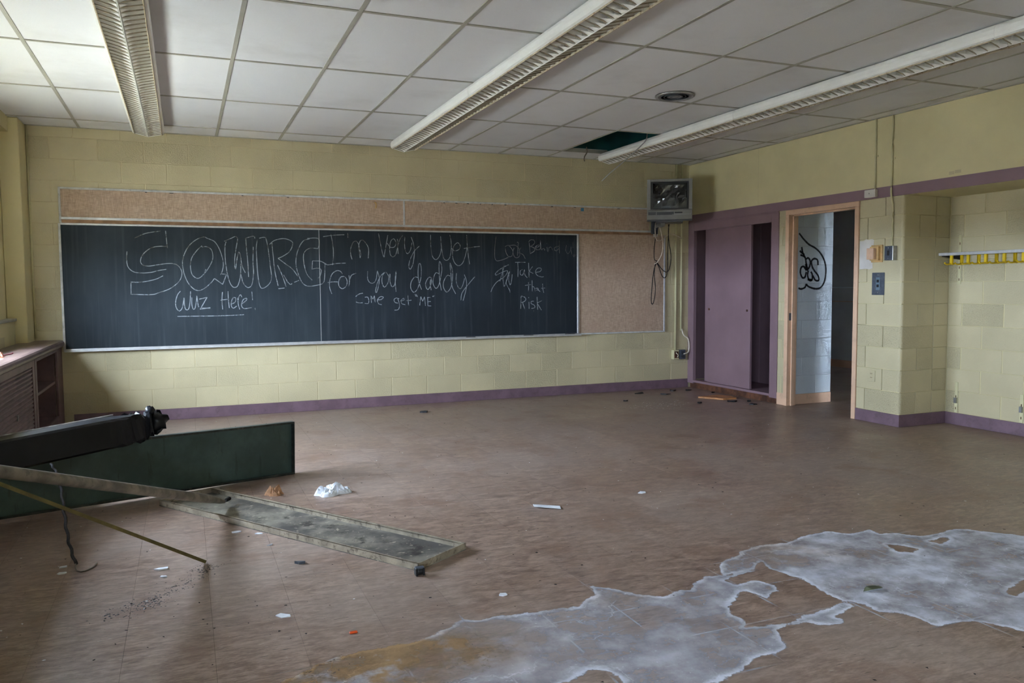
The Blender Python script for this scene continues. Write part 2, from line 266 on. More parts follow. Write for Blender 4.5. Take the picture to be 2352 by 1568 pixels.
def spline(pts, step=6):
    """Catmull-Rom through pts"""
    P = [Vector(p) for p in pts]
    if len(P) < 3:
        return P
    P = [2 * P[0] - P[1]] + P + [2 * P[-1] - P[-2]]
    out = []
    for i in range(1, len(P) - 2):
        a, b, c, d = P[i - 1:i + 3]
        for k in range(step):
            t = k / step
            out.append(0.5 * ((2 * b) + (c - a) * t + (2 * a - 5 * b + 4 * c - d) * t * t + (3 * b - a - 3 * c + d) * t ** 3))
    out.append(P[-2])
    return out

def ribbon(b, pts, w, y, lift=0.0, step=6, jit=0.0):
    """a flat stroke of width w along 2D points (x, z), lying on the plane at y and facing -Y"""
    P = spline([(p[0], p[1], 0) for p in pts], step)
    L, Rr = [], []
    for i, p in enumerate(P):
        d = (P[min(i + 1, len(P) - 1)] - P[max(i - 1, 0)])
        d = d.normalized() if d.length > 1e-9 else Vector((1, 0, 0))
        n = Vector((-d.y, d.x, 0)) * (w * 0.5 * (1 + rnd.uniform(-jit, jit)))
        L.append((p.x + n.x, y - lift, p.y + n.y))
        Rr.append((p.x - n.x, y - lift, p.y - n.y))
    k = len(P)
    b.add(L + Rr, [(i, i + 1, k + i + 1, k + i) for i in range(k - 1)])

# ------------------------------------------------------------------ materials
def m_block(name, c, rmin=0.25, rmax=0.8):
    t = NT(name)
    v = t.pos()
    oi = t.n('ObjectInfo').outputs['Random']
    col = t.mix(t.ramp(t.noise(v, 1.7, 4), 0.3, 0.7), tuple(x * 0.90 for x in c[:3]) + (1,), tuple(min(1, x * 1.05) for x in c[:3]) + (1,))
    col = t.mix(t.ramp(oi, 0, 1, 0.0, 0.16, False), col, tuple(x * 0.8 for x in c[:3]) + (1,))
    pit = t.ramp(t.noise(v, 120, 3, 0.6), 0.60, 0.72)
    col = t.mix(t.math('MULTIPLY', pit, t.ramp(oi, 0.3, 0.9, 0.08, 0.22)), col, tuple(x * 0.45 for x in c[:3]) + (1,))
    h = t.math('SUBTRACT', t.noise(v, 75, 4, 0.65), t.math('MULTIPLY', pit, 0.8))
    t.bump(h, t.ramp(oi, 0.5, 0.95, rmin, rmax), 0.012)
    return t.set(col, 0.55, 0, 0.35)

YEL = srgb(198, 186, 150)
M_BLOCK = m_block('painted block', YEL)
M_BLOCKW = m_block('white painted block', srgb(196, 204, 208))
M_MORTAR = paint('painted mortar', srgb(202, 188, 150), 0.7, 0.08, 3, 0.2)
M_MORTARW = paint('white mortar', srgb(180, 186, 190), 0.7, 0.06, 3)
M_PLASTER = paint('yellow plaster', srgb(214, 202, 156), 0.6, 0.05, 1.5, 0.06, 30)
M_PURPLE = paint('purple paint', srgb(136, 110, 116), 0.45, 0.06, 2, 0.05, 40)
M_PURPLED = paint('purple vinyl base', srgb(116, 92, 102), 0.5, 0.10, 6, 0.06, 50, dirt=srgb(80, 66, 62), dirt_amt=0.4)
M_PEACH = paint('peach enamel', srgb(218, 180, 150), 0.4, 0.04, 4, dirt=srgb(150, 120, 98), dirt_amt=0.25)
M_TEAL = paint('teal paint', srgb(60, 140, 140), 0.6, 0.15, 2)
M_CORRWALL = paint('corridor wall paint', srgb(150, 146, 142), 0.6, 0.06, 2)
M_CORRBASE = paint('corridor base', srgb(168, 128, 104), 0.5, 0.1, 4)
M_ALU = paint('aluminium trim', srgb(196, 196, 196), 0.38, 0.06, 20, metal=0.5)
M_WHITEFRAME = paint('worn white frame', srgb(200, 200, 196), 0.45, 0.1, 12, dirt=srgb(110, 105, 100), dirt_amt=0.3)
M_WOODSTRIP = paint('brown cork strip', srgb(148, 114, 84), 0.7, 0.15, 14)
M_DARK = paint('black plastic', srgb(28, 28, 30), 0.45, 0.15, 20)
M_WHITE = paint('white plastic', srgb(214, 208, 196), 0.45, 0.05, 10)
M_STEEL = paint('brushed steel', srgb(170, 170, 168), 0.32, 0.08, 30, metal=0.85)
M_GREYPLATE = paint('dark grey plate', srgb(74, 80, 90), 0.45, 0.12, 20, dirt=srgb(120, 120, 112), dirt_amt=0.3)
M_CONDUIT = paint('painted conduit', srgb(206, 198, 156), 0.45, 0.05, 6)
M_YELLOW = paint('yellow plastic', srgb(226, 190, 20), 0.4, 0.08, 10)
M_RUST = paint('rust', srgb(96, 60, 40), 0.85, 0.3, 9, 0.3, 60, dirt=srgb(60, 40, 36), dirt_amt=0.6)
M_BROWNBOX = paint('amber plastic', srgb(206, 168, 112), 0.4, 0.08, 20)
M_PATCH = paint('bare white paint', srgb(212, 206, 198), 0.6, 0.05, 8)
M_COUNTER = paint('worn brown counter', srgb(112, 92, 86), 0.32, 0.18, 5, 0.05, 50, dirt=srgb(74, 60, 56), dirt_amt=0.5)
M_CABINET = paint('brown purple cabinet paint', srgb(108, 84, 86), 0.5, 0.12, 5, dirt=srgb(66, 54, 52), dirt_amt=0.5)
M_PAPER = paint('white paper', srgb(226, 230, 236), 0.7, 0.06, 30)
M_BROWNPAPER = paint('brown paper', srgb(176, 132, 96), 0.7, 0.15, 30)
M_WINFRAME = paint('window frame paint', srgb(176, 174, 166), 0.5, 0.08, 5)
M_GROUND = paint('pale concrete', srgb(150, 146, 136), 0.9, 0.15, 0.3)
M_DECK = paint('plenum deck', srgb(70, 66, 60), 0.9, 0.1, 1)
M_CLOTHWIRE = paint('cloth covered wire', srgb(34, 30, 28), 0.8, 0.4, 120)
M_CABLE = paint('grey cable', srgb(120, 112, 100), 0.5, 0.1, 20)
M_CABLEW = paint('white cable', srgb(222, 210, 190), 0.5, 0.1, 20)

def m_ceiling_tile():
    t = NT('ceiling tile')
    v = t.pos()
    oi = t.n('ObjectInfo').outputs['Random']
    base = t.mix(t.ramp(oi, 0, 1, 0, 1, False), srgb(226, 226, 226), srgb(234, 233, 232))
    col = t.mix(t.math('MULTIPLY', t.ramp(t.noise(v, 1.4, 5, 0.6), 0.48, 0.75), 0.25), base, srgb(178, 174, 166))
    fl = t.ramp(t.noise(v, 160, 2), 0.60, 0.72)
    col = t.mix(t.math('MULTIPLY', fl, 0.10), col, srgb(150, 146, 142))
    t.bump(t.noise(v, 130, 3, 0.6), 0.16, 0.004)
    return t.set(col, 0.85, 0, 0.2)
M_TILE = m_ceiling_tile()
M_TEE = paint('ceiling grid paint', srgb(172, 168, 154), 0.5, 0.05, 5)
M_FIX = paint('fixture enamel', srgb(244, 242, 234), 0.35, 0.02, 6)
M_LOUVER = paint('louver enamel', srgb(242, 239, 230), 0.38, 0.04, 12)
M_FIXRUST = paint('fixture lip with rust', srgb(206, 192, 162), 0.6, 0.1, 15, dirt=srgb(140, 92, 44), dirt_amt=0.85)

def m_cork():
    t = NT('burlap tackboard')
    a = t.noise(t.pos((380, 380, 20)), 1.0, 2)
    b = t.noise(t.pos((20, 20, 380)), 1.0, 2)
    w = t.math('ADD', a, b)
    col = t.mix(t.ramp(w, 0.75, 1.25), srgb(158, 135, 115), srgb(200, 176, 152))
    col = t.mix(t.math('MULTIPLY', t.ramp(t.noise(t.pos(), 2.2, 5, 0.6), 0.45, 0.7), 0.4), col, srgb(170, 140, 120))
    t.bump(w, 0.15, 0.003)
    return t.set(col, 0.85, 0, 0.2)
M_CORK = m_cork()

def m_slate(name, base, hi):
    t = NT(name)
    cl = t.noise(t.pos((2.0, 1, 0.9)), 1.0, 4, 0.6)
    st = t.noise(t.pos((26, 1, 0.8)), 1.0, 4, 0.6)
    col = t.mix(t.ramp(cl, 0.3, 0.75), base, hi)
    drip = t.math('MULTIPLY', t.ramp(st, 0.5, 0.75), 0.22)
    col = t.mix(drip, col, srgb(92, 98, 102))
    return t.set(col, t.ramp(st, 0.3, 0.7, 0.62, 0.75), 0, 0.22)
M_SLATE_A = m_slate('slate', srgb(36, 43, 48), srgb(50, 58, 63))
M_SLATE_B = m_slate('slate darker', srgb(32, 37, 42), srgb(42, 49, 55))

def m_alpha(name, color, rough, fac_fn):
    """a dusty mark: the colour shows where fac_fn says, the board shows through elsewhere"""
    t = NT(name)
    t.set(color, rough, 0, 0.1)
    out = t.t.nodes['Material Output']
    tr = t.n('BsdfTransparent')
    mx = t.n('MixShader')
    t.val(mx.inputs[0], fac_fn(t))
    t.link(tr.outputs[0], mx.inputs[1])
    t.link(t.p.outputs[0], mx.inputs[2])
    t.link(mx.outputs[0], out.inputs[0])
    return t.m
def chalk_fac(lo, hi):
    return lambda t: t.ramp(t.noise(t.pos(), 16, 4, 0.7), 0.35, 0.65, lo, hi)
M_CHALK = m_alpha('chalk', srgb(205, 212, 215), 0.9, chalk_fac(0.28, 0.47))
M_CHALKFAINT = m_alpha('faint chalk', srgb(190, 190, 200), 0.9, chalk_fac(0.20, 0.38))
M_SPRAY = paint('black spray paint', srgb(24, 24, 26), 0.4, 0.1, 10)

def m_floor():
    t = NT('vinyl floor tile')
    v = t.pos()
    oi = t.n('ObjectInfo').outputs['Random']
    big = t.noise(v, 0.8, 5, 0.6)
    streak = t.noise(t.pos((9, 26, 1), (0, 0, 0.38)), 1.0, 6, 0.74, 0.5)
    fine = t.noise(t.pos((28, 95, 1), (0, 0, 0.38)), 1.0, 4, 0.65)
    s2 = t.math('ADD', t.math('MULTIPLY', streak, 0.62), t.math('MULTIPLY', fine, 0.38))
    col = t.mix(t.ramp(s2, 0.36, 0.66), srgb(108, 86, 74), srgb(178, 154, 138))
    col = t.mix(t.math('MULTIPLY', t.ramp(big, 0.42, 0.66), 0.45), col, srgb(164, 150, 140))
    col = t.mix(t.math('MULTIPLY', t.ramp(t.noise(v, 2.6, 6, 0.66), 0.50, 0.70), 0.5), col, srgb(122, 90, 72))
    col = t.mix(t.ramp(oi, 0, 1, 0, 0.16, False), col, srgb(104, 80, 68))
    def scuffs(rot, sc, lo):
        return t.math('MULTIPLY', t.ramp(t.noise(t.pos(sc, (0, 0, rot)), 1.0, 2, 0.5), lo, lo + 0.03), t.ramp(t.noise(v, 4.0, 3), 0.46, 0.58))
    for rot, sc, lo, c in ((0.35, (10, 90, 1), 0.68, (52, 44, 42)), (-0.5, (14, 120, 1), 0.70, (60, 50, 46)), (1.2, (12, 110, 1), 0.71, (56, 46, 44)), (0.1, (16, 130, 1), 0.70, (196, 186, 174))):
        col = t.mix(t.math('MULTIPLY', scuffs(rot, sc, lo), 0.75), col, srgb(*c))
    speck = t.math('MULTIPLY', t.ramp(t.noise(v, 90, 2), 0.68, 0.73), t.ramp(t.noise(v, 1.1, 4), 0.40, 0.6))
    col = t.mix(t.math('MULTIPLY', speck, 0.8), col, srgb(44, 38, 38))
    pale = t.ramp(t.noise(v, 62, 2), 0.72, 0.76)
    col = t.mix(t.math('MULTIPLY', pale, 0.5), col, srgb(190, 180, 170))
    rough = t.ramp(t.math('ADD', s2, big), 0.75, 1.25, 0.30, 0.60)
    t.bump(t.noise(t.pos((12, 40, 1), (0, 0, 0.38)), 1.0, 3), 0.14, 0.003)
    return t.set(col, rough, 0, 0.45)
M_FLOOR = m_floor()
M_SEAM = paint('floor seam dirt', srgb(74, 62, 56), 0.9, 0.2, 8)

def m_green():
    t = NT('green enamel')
    v = t.pos()
    col = t.mix(t.ramp(t.noise(v, 3, 5, 0.65), 0.35, 0.7), srgb(52, 70, 66), srgb(72, 94, 90))
    scr = t.ramp(t.noise(t.pos((30, 30, 5)), 1.0, 4, 0.7), 0.58, 0.7)
    col = t.mix(t.math('MULTIPLY', scr, 0.5), col, srgb(36, 44, 42))
    return t.set(col, 0.45, 0, 0.45)
M_GREEN = m_green()
M_GREENRIM = paint('dark worn rim', srgb(52, 58, 54), 0.5, 0.25, 14, dirt=srgb(120, 112, 100), dirt_amt=0.35)

def m_tray():
    t = NT('dirty cream enamel')
    v = t.pos()
    col = t.mix(t.ramp(t.noise(v, 3.2, 5, 0.65), 0.38, 0.66), srgb(78, 74, 70), srgb(142, 136, 122))
    col = t.mix(t.ramp(t.noise(v, 5.0, 6, 0.7), 0.53, 0.66), col, srgb(52, 46, 42))
    col = t.mix(t.math('MULTIPLY', t.ramp(t.noise(v, 30, 3), 0.62, 0.68), 0.7), col, srgb(176, 166, 146))
    return t.set(col, 0.55, 0, 0.4)
M_TRAY = m_tray()
M_TRAYRIM = paint('cream rim', srgb(158, 146, 126), 0.5, 0.15, 12, dirt=srgb(70, 58, 48), dirt_amt=0.8)
M_BLACKMETAL = paint('black painted sheet metal', srgb(14, 15, 20), 0.36, 0.25, 9, 0.08, 14, spec=0.35)
M_BAREEDGE = paint('bare sheet edge', srgb(170, 165, 160), 0.4, 0.2, 20, metal=0.5)
M_POLE = paint('dusty grey pole', srgb(128, 120, 108), 0.6, 0.2, 12, dirt=srgb(80, 72, 64), dirt_amt=0.5)
M_STRIP = paint('olive metal strip', srgb(104, 92, 50), 0.5, 0.15, 20)

def m_screen():
    t = NT('shattered screen')
    v = t.pos((1, 1, 1), (0, 0, 0), 'object')
    vo = t.n('TexVoronoi', feature='DISTANCE_TO_EDGE')
    t.link(v, vo.inputs['Vector'])
    vo.inputs['Scale'].default_value = 9.0
    crack = t.ramp(vo.outputs['Distance'], 0.0, 0.02, 1, 0)
    vc = t.n('TexVoronoi')
    t.link(v, vc.inputs['Vector'])
    vc.inputs['Scale'].default_value = 9.0
    shade = t.ramp(t.noise(vc.outputs['Position'], 3.0, 1), 0.35, 0.7)
    col = t.mix(shade, srgb(24, 24, 26), srgb(84, 88, 88))
    col = t.mix(t.math('MULTIPLY', crack, t.ramp(t.noise(v, 9, 2), 0.5, 0.7, 0, 0.6)), col, srgb(140, 152, 148))
    bp = t.bump(t.noise(vc.outputs['Position'], 3.0, 1), 0.6, 0.02)
    return t.set(col, 0.12, 0, 0.6)
M_SCREEN = m_screen()
M_TV = paint('grey tv plastic', srgb(128, 126, 122), 0.45, 0.05, 10)
M_TVDARK = paint('dark tv plastic', srgb(58, 58, 60), 0.4, 0.08, 10)

def m_pane():
    t = NT('window glass')
    out = t.t.nodes['Material Output']
    gl = t.n('BsdfGlossy')
    gl.inputs['Roughness'].default_value = 0.02
    tr = t.n('BsdfTransparent')
    tr.inputs[0].default_value = (0.93, 0.95, 0.95, 1)
    mx = t.n('MixShader')
    mx.inputs[0].default_value = 0.05
    t.link(tr.outputs[0], mx.inputs[1])
    t.link(gl.outputs[0], mx.inputs[2])
    t.link(mx.outputs[0], out.inputs[0])
    return t.m
M_PANE = m_pane()

# ------------------------------------------------------------------ room shell
XR, ZC, ZH = 6.36, 2.852, 2.115           # right wall plane, ceiling height, head height of doors and alcove
Z0, CH, CL = 0.1134, 0.2032, 0.4064       # block courses: first joint, height, length
YB = -12.6                                # wall behind the camera
XL = -1.08                                # inner face of the low wall under the windows

wall_back = struct(box(-1.6, 7.0, 0.0026, 0.25, -0.1, 3.5).obj('wall_back', M_MORTAR))
box(-1.38, 6.95, -0.003, 0.004, ZC + 0.02, 3.5).obj('plenum_face', M_TEAL, wall_back)
wall_front = struct(box(-1.6, 7.2, YB - 0.2, YB, -0.1, 3.5).obj('wall_front', M_PLASTER))

wl = B()
wl.box(-1.40, XL, YB, -0.45, -0.1, 1.04)                 # low wall
wl.box(-1.40, XL, YB, 0.2, 2.72, 3.5)                    # head
wl.box(-1.40, -1.16, -0.62, 0.2, -0.1, 3.5)              # end pier
for a, b in ((-1.45, -0.62), (-8.7, -3.9), (YB, -12.2)):
    wl.box(-1.40, -1.12, a, b, 1.04, 2.72)
wall_left = struct(wl.obj('wall_left', M_PLASTER))
box(-1.159, -1.0, -0.35, 0.0, 0.0, ZC).obj('pipe_chase', M_PLASTER, wall_left, 0.006)
B().tube([(-0.99, -0.012, 0.86), (-0.99, -0.012, ZC)], 0.010).obj('corner_pipe', M_CONDUIT, wall_left, smooth=True)
box(-1.30, XL + 0.015, -12.4, -0.44, 1.04, 1.065).obj('window_ledge', M_WINFRAME, wall_left, 0.004)

wr = B()
wr.box(XR, 7.02, YB, 0.0, ZH, 3.5)                       # header over closet, door and alcove
wr.box(XR + 0.004, 6.95, -1.796, -1.69, -0.1, ZH)        # strip between closet and door
wr.box(6.95, 7.02, -1.79, 0.2, -0.1, ZH)                 # back of the closet
wr.box(XR + 0.01, 7.02, -3.314, -2.82, -0.1, ZH)         # pier
wr.box(6.954, 7.02, YB, -3.31, -0.1, ZH)                 # back of the alcove
wall_right = struct(wr.obj('wall_right', M_PLASTER))
box(6.48, 7.02, -1.7975, -1.76, 0, ZH).obj('passage_backing', M_MORTARW, wall_right)
B().box(XR - 0.0008, XR, -1.336, -1.334, ZH + 0.1, ZC).obj('panel_seam', M_MORTAR, wall_right)

wall_corridor = struct(box(10.03, 10.2, YB, 3.2, -0.1, 3.5).obj('wall_corridor', M_CORRWALL))
struct(box(6.95, 10.2, 3.0, 3.2, -0.1, 3.5).obj('wall_corridor_end', M_CORRWALL))
cf = B()
cf.box(7.0, 7.7, YB - 0.2, YB, -0.1, 3.5); cf.box(9.4, 10.2, YB - 0.2, YB, -0.1, 3.5)
cf.box(7.7, 9.4, YB - 0.2, YB, -0.1, 0.8); cf.box(7.7, 9.4, YB - 0.2, YB, 2.3, 3.5)
struct(cf.obj('wall_corridor_front', M_CORRWALL))
cw = struct(box(7.7, 9.4, YB - 0.14, YB - 0.08, 1.50, 1.56).obj('window_4', M_WINFRAME))  # unseen window added to bring some light into the dark corridor
for z0, z1 in ((0.8, 1.50), (1.56, 2.3)):
    B().add([(7.7, YB - 0.1, z0), (9.4, YB - 0.1, z0), (9.4, YB - 0.1, z1), (7.7, YB - 0.1, z1)], [(0, 1, 2, 3)]).obj('pane', M_PANE, cw)
struct(box(6.95, 7.02, 0.2, 3.2, -0.1, 3.5).obj('wall_corridor_side', M_CORRWALL))
for z in (1.272, 1.05):
    B().box(10.0295, 10.031, -2.5, 3.0, z - 0.006, z + 0.006).obj('wall_joint', M_CORRBASE if z == 1.05 else M_MORTARW, wall_corridor)
struct(box(7.02, 10.2, YB, 3.2, 2.62, 2.7).obj('ceiling_corridor', M_CORRWALL))
struct(box(10.012, 10.03, YB, 3.0, 0, 0.115).obj('baseboard_corridor', M_CORRBASE))

ground = struct(box(-60, 60, -70, 50, -0.7, -0.5).obj('ground', M_GROUND))

# ---- block courses
_bc = {}
def block_mesh(L, h, mat, gu=0.0035, gz=0.0016, ch=0.0026, d=0.012):
    key = (round(L, 3), round(h, 3), mat.name)
    if key not in _bc:
        a, b, c, e = gu, L - gu, gz, h - gz
        bb = B()
        vs = [(a + ch, 0, c + ch), (b - ch, 0, c + ch), (b - ch, 0, e - ch), (a + ch, 0, e - ch),
              (a, ch, c), (b, ch, c), (b, ch, e), (a, ch, e),
              (a, d, c), (b, d, c), (b, d, e), (a, d, e)]
        fs = [(0, 1, 2, 3)] + [(i, 4 + i, 4 + (i + 1) % 4, (i + 1) % 4) for i in range(4)] + [(4 + i, 8 + i, 8 + (i + 1) % 4, 4 + (i + 1) % 4) for i in range(4)]
        bb.add(vs, fs)
        _bc[key] = bb.mesh('block', mat)
    return _bc[key]

def block_wall(parent, at, rotz, u0, u1, z0, z1, phase, mat, skip=None, trim=None, name='block'):
    """courses of blocks on a wall plane: u runs along local +x, the face looks along local -y"""
    for k in range(-1, 16):
        a, b = max(z0, Z0 + k * CH), min(z1, Z0 + (k + 1) * CH)
        if b - a < 0.03:
            continue
        s, e = (u0, u1) if trim is None else trim(k, u0, u1)
        j = phase + (0 if k % 2 == 0 else CL / 2)
        cuts = [s] + [x for x in (j + n * CL for n in range(-30, 40)) if s + 0.03 < x < e - 0.03] + [e]
        for l, r in zip(cuts, cuts[1:]):
            if skip and skip(l, r, a, b):
                continue
            c = Matrix.Rotation(rotz, 3, 'Z') @ Vector((l, rnd.uniform(-0.0006, 0.0006), 0))
            link(name, block_mesh(r - l, b - a, mat), parent, (at[0] + c.x, at[1] + c.y, a), rotz)

behind = lambda l, r, a, b: (l > -0.74 and r < 4.74 and a > 0.76 and b < 2.26) or (l > 4.7 and r < 5.97 and a > 0.76 and b < 1.95)
block_wall(wall_back, (0, 0), 0, -1.0, XR, 0.0, ZC, 0.0, M_BLOCK, behind)
# pier: face, rounded corner blocks, side
trimf = lambda k, a, b: (a, b - (0.20 if k % 2 else 0.40))
block_wall(wall_right, (XR, 0), -math.pi / 2, 2.812, 3.324, 0.0, ZH, 3.324, M_BLOCK, None, lambda k, a, b: (a, b - (0.2032 if k % 2 else 0.4064)))
block_wall(wall_right, (0, -3.324), 0, XR, 6.95, 0.0, ZH, XR, M_BLOCK, None, lambda k, a, b: (a + (0.4064 if k % 2 else 0.2032), b))
_nb = {}
for k in range(-1, 11):
    a, b = max(0.0, Z0 + k * CH), min(ZH, Z0 + (k + 1) * CH)
    if b - a < 0.03:
        continue
    key = (k % 2, round(b - a, 3))
    if key not in _nb:
        la, lb = (0.2032, 0.4064) if k % 2 else (0.4064, 0.2032)
        r = 0.03
        prof = [(0.012, la - 0.0045), (0, la - 0.0045)] + [(r - r * math.cos(t), r - r * math.sin(t)) for t in [i * math.pi / 12 for i in range(7)]] + [(lb - 0.0045, 0), (lb - 0.0045, 0.012), (0.02, 0.02)]
        _nb[key] = B().prism(prof, 0.0028, b - a - 0.0028, 'z').mesh('corner_block', M_BLOCK)
    link('corner_block', _nb[key], wall_right, (XR, -3.324, a))
# alcove back wall, strip beside the closet, passage wall, low window wall
block_wall(wall_right, (6.95, 0), -math.pi / 2, 3.324, 6.6, 0.0, ZH, 3.47, M_BLOCK)
block_wall(wall_right, (XR, 0), -math.pi / 2, 1.69, 1.80, 0.0, ZH, 5.0, M_BLOCK)
block_wall(wall_right, (0, -1.80), 0, 6.481, 7.02, 0.0, ZH, 6.80, M_BLOCKW)
block_wall(wall_left, (XL, 0), math.pi / 2, -3.2, -0.45, 0.80, 1.04, 0.1, M_BLOCK)
block_wall(wall_left, (0, -0.621), 0, -1.40, -1.16, 1.065, ZC, -1.3, M_BLOCK)

# ---- ceiling: grid, tiles, wall angles
TX0, TS, TY0, TD = -0.5502, 0.6123, 0.4162, 1.2465
ceiling = struct(box(-1.6, 7.02, YB - 0.2, 0.25, 3.5, 3.6).obj('ceiling', M_DECK))
xs = [-1.159] + [TX0 + i * TS for i in range(0, 12)] + [XR]
ys = [0.0] + [-(TY0 + i * TD) for i in range(10)] + [YB]
_tc = {}
for i in range(len(xs) - 1):
    for j in range(len(ys) - 1):
        if abs(xs[i] - (TX0 + 8 * TS)) < 0.01 and j == 1:
            continue                                     # the tile that has fallen out
        w, l = xs[i + 1] - xs[i] - 0.004, ys[j] - ys[j + 1] - 0.004
        key = (round(w, 3), round(l, 3))
        if key not in _tc:
            _tc[key] = box(-w / 2, w / 2, -l / 2, l / 2, 0, 0.015).mesh('ceiling_tile', M_TILE)
        link('ceiling_tile', _tc[key], ceiling, ((xs[i] + xs[i + 1]) / 2, (ys[j] + ys[j + 1]) / 2, ZC + 0.002))
def tee(b, x0, x1, y0, y1):
    b.box(x0, x1, y0, y1, ZC - 0.003, ZC + 0.002)
    cx, cy = (x0 + x1) / 2, (y0 + y1) / 2
    if x1 - x0 < y1 - y0:
        b.box(cx - 0.001, cx + 0.001, y0, y1, ZC + 0.002, ZC + 0.035)
    else:
        b.box(x0, x1, cy - 0.001, cy + 0.001, ZC + 0.002, ZC + 0.035)
for x in xs[1:-1]:
    b = B(); tee(b, x - 0.012, x + 0.012, YB, -0.02); b.obj('main_tee', M_TEE, ceiling)
for y in ys[1:-1]:
    for i in range(len(xs) - 1):
        b = B(); tee(b, xs[i] + 0.013, xs[i + 1] - 0.013, y - 0.012, y + 0.012); b.obj('cross_tee', M_TEE, ceiling)
box(-1.0, XR, -0.022, 0, ZC - 0.004, ZC + 0.001).obj('wall_angle', M_TEE, ceiling)
box(XR - 0.022, XR, YB, -0.022, ZC - 0.004, ZC + 0.001).obj('wall_angle', M_TEE, ceiling)
# drilled edge of the grid at the hole, seen through it
hx0, hx1 = TX0 + 8 * TS, TX0 + 9 * TS
edge = box(hx0 + 0.02, hx1 - 0.02, -TY0 + 0.012, -TY0 + 0.015, ZC + 0.003, ZC + 0.045).obj('drilled_angle', M_WHITEFRAME, ceiling)
for i in range(10):
    B().lathe([(0.005, -0.0015), (0.005, 0.0)], (hx0 + 0.06 + i * 0.055, -TY0 + 0.0118, ZC + 0.026), 'y', 10).obj('hole', M_DARK, edge)

# ---- floor: slab, tiles, far tiles
floor = struct(box(-1.6, 10.2, YB - 0.2, 3.2, -0.1, -0.0015).obj('floor', M_SEAM))
FT, FX, FY = 0.3053, 0.690, -6.571
def in_view(x, y):
    d = CAM_ROT.transposed() @ (Vector((x, y, 0)) - Vector((0.3228, -8.7061, 1.3045)))
    if d.y < 0.3:
        return False
    u, v = 1833.57 * d.x / d.y, -1833.57 * d.z / d.y
    return abs(u) < 1176 + 120 and v < 784 + 150
fm = box(-FT / 2 + 0.0005, FT / 2 - 0.0005, -FT / 2 + 0.0005, FT / 2 - 0.0005, -0.0015, 0).mesh('floor_tile', M_FLOOR)
spots = []
for i in range(-8, 40):
    for j in range(-20, 34):
        x, y = FX + (i + 0.5) * FT, FY + (j + 0.5) * FT
        if x < -1.25 or x > 10.1 or y < YB or y > 3.0 or (y > 0.1 and x < 6.8):
            continue
        spots.append((not in_view(x, y), (x - 0.32) ** 2 + (y + 8.7) ** 2, x, y))
spots.sort()
for _, _, x, y in spots[:300]:
    link('floor_tile', fm, floor, (x, y, 0))
fb = B()
h = FT / 2 - 0.0005
for _, _, x, y in spots[300:]:
    fb.add([(x - h, y - h, 0), (x + h, y - h, 0), (x + h, y + h, 0), (x - h, y + h, 0)], [(0, 1, 2, 3)])
ff = fb.obj('floor_tiles_beyond', M_FLOOR, floor)
ff['kind'] = 'stuff'

# ---- baseboards and bands
struct(box(-0.70, XR, -0.006, 0.0, 0, 0.112).obj('baseboard_back', M_PURPLED, None, 0.002))
struct(box(XR - 0.006, XR, -3.324, -2.812, 0, 0.112).obj('baseboard_right', M_PURPLED, None, 0.002))
struct(box(XR - 0.006, 6.95, -3.330, -3.324, 0, 0.112).obj('baseboard_pier', M_PURPLED, None, 0.002))
struct(box(6.944, 6.95, YB, -3.330, 0, 0.112).obj('baseboard_alcove', M_PURPLED, None, 0.002))
struct(box(6.481, 7.02, -1.806, -1.80, 0, 0.112).obj('baseboard_passage', M_PEACH, None, 0.002))
struct(box(XR - 0.004, XR, -1.80, -1.69, 0, 0.13).obj('baseboard_strip', M_PEACH, None, 0.0015))
struct(box(XR - 0.004, XR, YB, 0.0, ZH, ZH + 0.098).obj('trim_1', M_PURPLE))
struct(box(XR - 0.010, XR, -1.69, 0.0, ZH - 0.012, ZH + 0.006).obj('trim_2', M_PURPLE, None, 0.003))

# ---- windows of the left wall
for n, (y0, y1, WTOP) in enumerate(WINDOWS):
    w = struct(B().box(-1.30, -1.24, y0, y1, 1.065, 1.10).obj('window_%d' % (n + 1), M_WINFRAME))
    box(-1.30, -1.24, y0, y1, WTOP, WTOP + 0.05).obj('frame', M_WINFRAME, w)
    for k in range(4):
        y = y0 + (y1 - y0) * k / 3
        box(-1.30, -1.24, max(y0, y - 0.025), min(y1, y + 0.025), 1.10, 2.72).obj('mullion', M_WINFRAME, w)
    for k in range(3):
        a, c = y0 + (y1 - y0) * k / 3 + 0.025, y0 + (y1 - y0) * (k + 1) / 3 - 0.025
        box(-1.285, -1.255, a, c, WTOP + 0.05, 2.72).obj('light_block_panel', M_WINFRAME, w)  # unseen panels added to block high window light from the near floor
        B().add([(-1.27, a, 1.10), (-1.27, c, 1.10), (-1.27, c, WTOP), (-1.27, a, WTOP)], [(0, 1, 2, 3)]).obj('pane', M_PANE, w)

